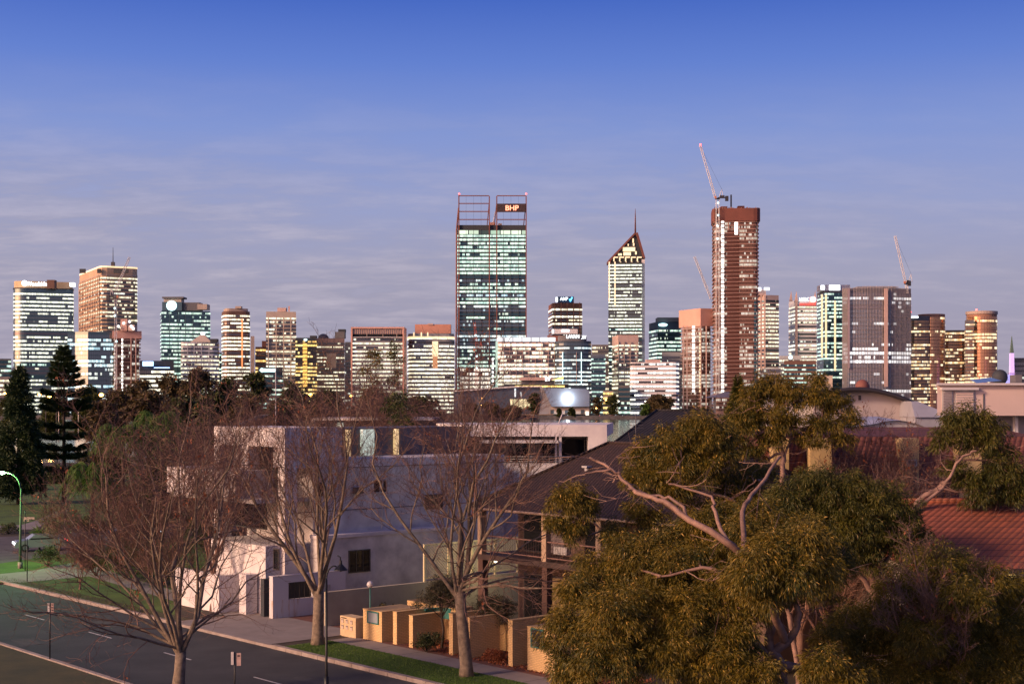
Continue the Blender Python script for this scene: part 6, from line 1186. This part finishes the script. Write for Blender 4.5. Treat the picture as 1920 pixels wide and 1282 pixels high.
for i, (x, yt, w_, D, m, lb) in enumerate(((215, 728, 70, 460, lFar, 'olive brown tree right of the norfolk pine'), (165, 722, 60, 520, lDark, 'low dark tree just behind the pine tip'), (262, 712, 70, 430, lFar, 'brownish tree left of the big dark mass'), (315, 705, 80, 400, lFar, 'dark tree below the blue sign block'), (372, 692, 85, 380, lFar, 'tallest olive tree below the pyramid roof block'), (430, 712, 80, 390, lDark, 'dark tree right of the tallest olive tree'), (478, 696, 70, 360, lDark, 'dark rounded tree under the rounded brown tower'), (545, 722, 80, 400, lDark, 'low dark tree near the flagpole'), (615, 730, 80, 420, lDark, 'dark tree behind the bare crowns, left one'), (700, 735, 90, 430, lDark, 'dark tree behind the bare crowns, middle one'), (790, 742, 80, 430, lDark, 'dark tree behind the bare crowns, right one'), (25, 735, 60, 500, lDark, 'low dark tree at the far left edge'), (100, 738, 60, 520, lDark, 'low dark tree behind the two left conifers'), (195, 752, 80, 330, lFar, 'brownish bushy tree low beside the palms'), (285, 735, 90, 340, lFar, 'broad olive tree above the palms'), (345, 742, 90, 320, lDark, 'broad dark tree between palms and flagpole'), (405, 738, 100, 310, lDark, 'broad dark tree left of the flagpole'), (465, 745, 100, 300, lFar, 'broad brown tree in front of the flagpole base'), (530, 752, 100, 310, lDark, 'broad dark tree right of the flagpole'), (600, 760, 90, 330, lFar, 'low brown tree above the flat roofed house'))):
    broad(lb, x, yt, w_, D, 200+i, m, L=.9, W=.42, dens=3.6, zb=-.5, n=30, low_=.08)
for i, (x, yt, w_, D, m, lb) in enumerate(((110, 885, 110, 235, lDark, 'dark rounded shrub tree on the near river bank'), (165, 900, 90, 215, lDark, 'dark shrub tree right of the pine trunk'), (300, 850, 120, 200, lDark, 'dark bushy tree behind the palms'), (370, 880, 110, 150, lDark, 'dark tree left of the white house balcony'), (240, 925, 90, 185, lDark, 'dark shrub tree under the palms'), (25, 915, 100, 215, lDark, 'dark tree behind the green lamp'), (200, 850, 100, 240, lBush, 'olive tree between pine and palms'), (345, 835, 100, 190, lDark, 'dark tree right of the palms'), (400, 905, 90, 125, lBush, 'olive tree beside the white balcony'), (290, 905, 100, 150, lDark, 'dark leafy tree in front of the palms'))):
    broad(lb, x, yt, w_, D, 230+i, m, L=.4, W=.17, dens=9, n=22, low_=.1, group='dark park trees by the river')
broad('tall thin tree with olive leaf clumps among the bare crowns', 700, 655, 60, 135, 240, lGum, L=.3, W=.08, dens=30, n=7, low_=.7, group=None, name='gum_tree', asp=1.1); broad('taller olive leafed crown behind the bare trees', 742, 640, 46, 150, 241, lGumD, L=.3, W=.08, dens=24, n=6, low_=.75, group=None, name='gum_tree', asp=1.3)
broad('dense dark tree filling the gap between the white houses', 745, 735, 110, 115, 243, lDark, L=.3, W=.1, dens=20, n=20, group=None)
# far bank trees
for i, (x, yt, w_, m, lb) in enumerate(((1003, 737, 30, lDark, 'dark round tree in front of the lit foyer of the convention centre'), (1149, 741, 26, lDark, 'dark round tree left of the white headlights on the far bank'), (1120, 745, 22, lFar, 'brown tree right of the metal prow'), (1238, 742, 50, lFar, 'brown tree below the white ribbon block'), (1210, 757, 20, lLime, 'lamp lit lime green shrub left of the orange lamps'), (1250, 757, 20, lLime, 'lamp lit lime green shrub right of the orange lamps'), (1072, 765, 12, lDark, 'tiny round bush below the floodlight'), (1048, 766, 10, lDark, 'tiny round bush at the foot of the blade wall'), (1420, 735, 60, lFar, 'dark tree mass at the foot of the cream tower'), (920, 757, 40, lFar, 'low bushy tree in front of the dark hall'), (885, 757, 40, lFar, 'low bushy tree at the left end of the dark hall'), (960, 764, 40, lBush, 'low hedge like tree below the lit foyer'))):
    broad(lb, x, yt, w_, 1304-i, 260+i, m, L=1.3, W=.7, dens=2.6, zb=.6, group='trees on the far bank', n=16, low_=.12)
# ---- conifers
def conifer(label, x, ytop, ybase, D, tiers, seed, m, name='norfolk_pine', L=.55, W=.10, group=None):
    zb = 0; H = pz(ytop, D); X0 = px(x, D); r = thing(name, label, 'tree', (X0, D, zb), group); b = MB(); b.tube([(X0, D, -.2), (X0, D, H*.5), (X0, D, H)], [.34, .2, .04], 8); rng = RN(seed); P, Dd = [], []
    for (y, hw) in tiers:
        z = pz(y, D); R = hw*D/F; k = 9 if hw > 14 else 7; ph = rng.random()*6
        for i in range(k):
            a = ph+2*math.pi*i/k+rng.normal()*.1; R2 = R*rng.uniform(.7, 1.15); e = Vector((math.cos(a), math.sin(a), 0)); tip = Vector((X0, D, z))+e*R2+Vector((0, 0, R2*.10)); st = Vector((X0, D, z-.1)); md = st.lerp(tip, .5)-Vector((0, 0, R2*.07)); b.tube([st, md, tip], [.07, .05, .015], 4, cap=False)
            n = int(190*R2); t = rng.random(n)**.75; pts = np.array([tuple(st.lerp(md, v*2) if v < .5 else md.lerp(tip, v*2-1)) for v in t]); sd = np.array([-e.y, e.x, 0.0])
            side_ = rng.normal(size=n); wd = .18*R2+.25; pts += sd[None]*(side_*wd*(1-t*.65))[:, None]*.45; pts[:, 2] += (rng.random(n)-.25)*.55*(.4+t*.8); d = sd[None]*side_[:, None]*.6+np.array(e)[None]*.8+np.array([0, 0, .55])[None]+rng.normal(size=(n, 3))*.3; d /= np.linalg.norm(d, axis=1, keepdims=True); P.append(pts); Dd.append(d)
    P = np.concatenate(P); Dd = np.concatenate(Dd); n = len(P); b.build('trunk', bDark, r); V, Fc = blades(P, Dd, L*rng.uniform(.6, 1.2, n), np.full(n, W), rng); link('crown', mesh_np('crown', V-np.array(WL[r.name]), Fc, m), r); return r
conifer('tall norfolk pine with tiered branches against the rounded glass tower', 120, 650, 940, 190, [(655, 6), (664, 13), (675, 17), (686, 21), (697, 26), (709, 30), (722, 35), (741, 44), (757, 44), (769, 46), (801, 40), (822, 50), (843, 42), (858, 44), (884, 34)], 300, lPine)
conifer('slim pointed green conifer beside the rooftop pavilion', 1384, 712, 800, 95, [(714+i*6, 3+i*1.6) for i in range(15)], 301, lGumD, name='conifer', L=.25, W=.06)
D = 185; r = thing('conifer', 'dense dark broad conifer at the left edge', 'tree', (px(36, D), D, 0)); cl = []; rg = random.Random(9)
MB().tube([(px(36, D), D, -.2), (px(36, D), D, 17)], [.4, .1], 8).build('trunk', bDark, r)
for k in range(80):
    f = (k+.5)/80; y = 700+f*225; hw = 8+36*min(1, f*1.5); a = rg.uniform(0, 6.28); q = hw*D/F*.6; s = (8+10*f)*D/F; cl.append((px(36, D)+q*math.cos(a), D+q*math.sin(a), pz(y, D), s, s, s))
cl.append((px(38, D), D, pz(697, D), .5, .5, 1.0)); add_leaves(r, cl, 22, .5, .15, -.1, 310, lPine, tuft=.35, per=30)
# ---- palms
def palm(label, x, yc, D, spread_, seed):
    X0, z0 = px(x, D), pz(yc, D); r = thing('palm', label, 'palm', (X0, D, 0), 'feathery palms in the park'); MB().tube([(X0, D, -.2), (X0+.2, D, z0*.5), (X0, D, z0)], [.25, .18, .15], 8).build('trunk', bDark, r); rng = RN(seed); b = MB(); P, Dd = [], []
    for i in range(30):
        a = i*2.399; R = spread_*D/F*rng.uniform(.8, 1.15); up = rng.uniform(.35, 1.0)*R*.55; e = Vector((math.cos(a), math.sin(a), 0)); pts = []
        for k in range(8): t = k/7; pts.append(Vector((X0, D, z0))+e*R*t*(1-.15*t)+Vector((0, 0, up*math.sin(t*2.2)-R*.85*t**2.4)))
        b.tube(pts, [.045]+[.03]*5+[.02, .01], 4, cap=False)
        for k in range(130):
            t = .12+.88*rng.random(); q = t*7; i0 = min(6, int(q)); p = pts[i0].lerp(pts[i0+1], q-i0); s = 1 if k % 2 else -1; d = Vector((-e.y*s, e.x*s, 0))*.6+e*.35+Vector((0, 0, -.8+rng.normal()*.15)); d.normalize(); P.append(tuple(p)); Dd.append(tuple(d))
    P = np.array(P); Dd = np.array(Dd); n = len(P); b.build('frond_stems', lPalm, r); V, Fc = blades(P, Dd, rng.uniform(.45, .95, n), np.full(n, .07), rng); link('crown', mesh_np('crown', V-np.array(WL[r.name]), Fc, lPalm), r)
palm('feathery palm standing left of the others with drooping fronds', 170, 885, 140, 62, 320); palm('feathery palm in the centre of the palm group', 228, 812, 165, 62, 321); palm('feathery palm nearest the bare crowns', 300, 790, 175, 66, 322)
# ---- shrubs and small plants
def shrub(label, x, yb, h, w_, seed, m, name='shrub', group=None, L=.12, W=.045, dens=48, trunk=False, D=None, cat='shrub'):
    if D is None: X0, D = gp(x, yb)
    X0 = px(x, D); r = thing(name, label, cat, (X0, D, 0), group); R = w_/2*D/F; H = h*D/F; rng = random.Random(seed); b = MB(); cl = []; zb = H*.42 if trunk else 0
    if trunk: b.tube([(X0, D, -.1), (X0+.1, D, zb*.6), (X0-.05, D, zb+.3)], [.09, .07, .05], 7)
    for i in range(9): a = rng.uniform(0, 6.28); q = rng.random()**.6*R*.65; s = R*rng.uniform(.3, .45); z = zb+(H-zb)*rng.uniform(.3, .8); cl.append((X0+q*math.cos(a), D+q*math.sin(a), z, s, s, min(s, (H-zb)*.4))); b.tube([(X0, D, zb if trunk else 0), (X0+q*math.cos(a), D+q*math.sin(a), z)], [.035, .012], 4, cap=False)
    b.build('stem', bDark, r); add_leaves(r, cl, dens, L, W, .1, seed, m, name='foliage', tuft=.16, per=30); return r
shrub('rounded olive leafed tree on a thin trunk between the brick fins', 828, 1215, 135, 108, 400, lOl, 'olive_tree', trunk=True, L=.10, W=.035, cat='tree', dens=150); shrub('smaller olive leafed tree right of the big trunk', 930, 1222, 105, 92, 401, lOl, 'olive_tree', trunk=True, L=.10, W=.035, cat='tree', dens=150)
for i, (x, yb, h, w_, m, lb) in enumerate(((735, 1168, 30, 85, lBush, 'green planting in the raised planter behind the gatehouse'), (800, 1222, 40, 55, lDark, 'dark strappy plant under the olive tree'), (870, 1215, 25, 40, lBush, 'low plant between brick fins'), (930, 1240, 22, 60, lDead, 'russet ground cover below the smaller olive tree'), (235, 1085, 70, 130, lBush, 'broad olive hedge shrub behind the left path'), (180, 1080, 50, 80, lBush, 'yellowish low shrub at the left end of the hedge'), (300, 1095, 60, 110, lDark, 'dark shrub at the right end of the hedge'), (90, 1062, 40, 70, lDark, 'dark spreading shrub beside the green lamp pole'), (360, 1060, 90, 90, lDark, 'tall dark shrub beside the white entry wall'), (15, 1000, 20, 60, lDark, 'low dark shrub by the park path at left'), (170, 1000, 30, 90, lBush, 'rough grass clump beside the side road'), (260, 985, 45, 90, lDark, 'dark shrub right of the park path'), (440, 1130, 26, 40, lDark, 'small shrub at the foot of the curved entry wall'))):
    shrub(lb, x, yb, h, w_, 410+i, m, 'shrub', 'garden shrubs')
def spiky(label, x, yb, h, seed, m, ns=70, grp='spiky plants'):
    X0, D = gp(x, yb); H = h*D/F; r = thing('yucca', label, 'plant', (X0, D, 0), grp); rng = RN(seed); MB().tube([(X0, D, -.1), (X0, D, H*.55)], [.1, .08], 6).build('stem', bDark, r); d = rng.normal(size=(ns, 3)); d[:, 2] = np.abs(d[:, 2])*.8+.15; d /= np.linalg.norm(d, axis=1, keepdims=True)
    V, Fc = blades(np.tile([[X0, D, H*.55]], (ns, 1)), d, rng.uniform(.35, .6, ns)*H, np.full(ns, .07), rng); link('leaves', mesh_np('leaves', V-np.array(WL[r.name]), Fc, m), r)
spiky('bright green yucca beside the street name sign', 74, 1030, 52, 500, lLime); spiky('pale tall yucca behind the bright green one', 88, 1005, 48, 501, lPalm, 40); spiky('dark cordyline leaning over the park path', 112, 1000, 45, 502, lDark, 40)
# grass blades on the verges (uncountable)
rng = RN(7); n = 26000; t = rng.uniform(-65.7, -40, n); nn = rng.uniform(41.5, 44.5, n); P = np.stack([t*TD[0]+nn*ND[0], t*TD[1]+nn*ND[1], np.full(n, .015)], 1); d = rng.normal(size=(n, 3))*.45; d[:, 2] = 1; d /= np.linalg.norm(d, axis=1, keepdims=True)
V, Fc = blades(P, d, rng.uniform(.05, .11, n), np.full(n, .022), rng); lGrass = leafmat('grass_blade', (.04, .10, .010), (.11, .19, .02), .3)
link('verge_grass', mesh_np('verge_grass', V, Fc, lGrass), None, kind='stuff')
P2 = []
for k in range(16000):
    x = rng.uniform(0, 430); y = rng.uniform(1050, 1150); X0, Y0 = gp(x, y); P2.append((X0, Y0, .02))
P = np.array(P2); n = len(P); d = rng.normal(size=(n, 3))*.5; d[:, 2] = 1; d /= np.linalg.norm(d, axis=1, keepdims=True)
q = P[:, 0]*ND[0]+P[:, 1]*ND[1]; P = P[(q > 41.5) & (q < 42.6) | ((q > 47.5) & (P[:, 0] < -22) & (P[:, 0] > -36))]; n = len(P)
V, Fc = blades(P, d[:n], rng.uniform(.06, .13, n), np.full(n, .03), rng); link('lawn_grass', mesh_np('lawn_grass', V, Fc, lGrass), None, kind='stuff')
n = 3500; t = rng.uniform(-62, -46, n); nn = rng.uniform(46.6, 49.5, n); P = np.stack([t*TD[0]+nn*ND[0], t*TD[1]+nn*ND[1], np.full(n, .03)], 1); d = rng.normal(size=(n, 3)); d[:, 2] = np.abs(d[:, 2])*.3; d /= np.linalg.norm(d, axis=1, keepdims=True)
V, Fc = blades(P, d, rng.uniform(.06, .16, n), np.full(n, .07), rng); link('leaf_litter', mesh_np('leaf_litter', V, Fc, lDead), None, kind='stuff')
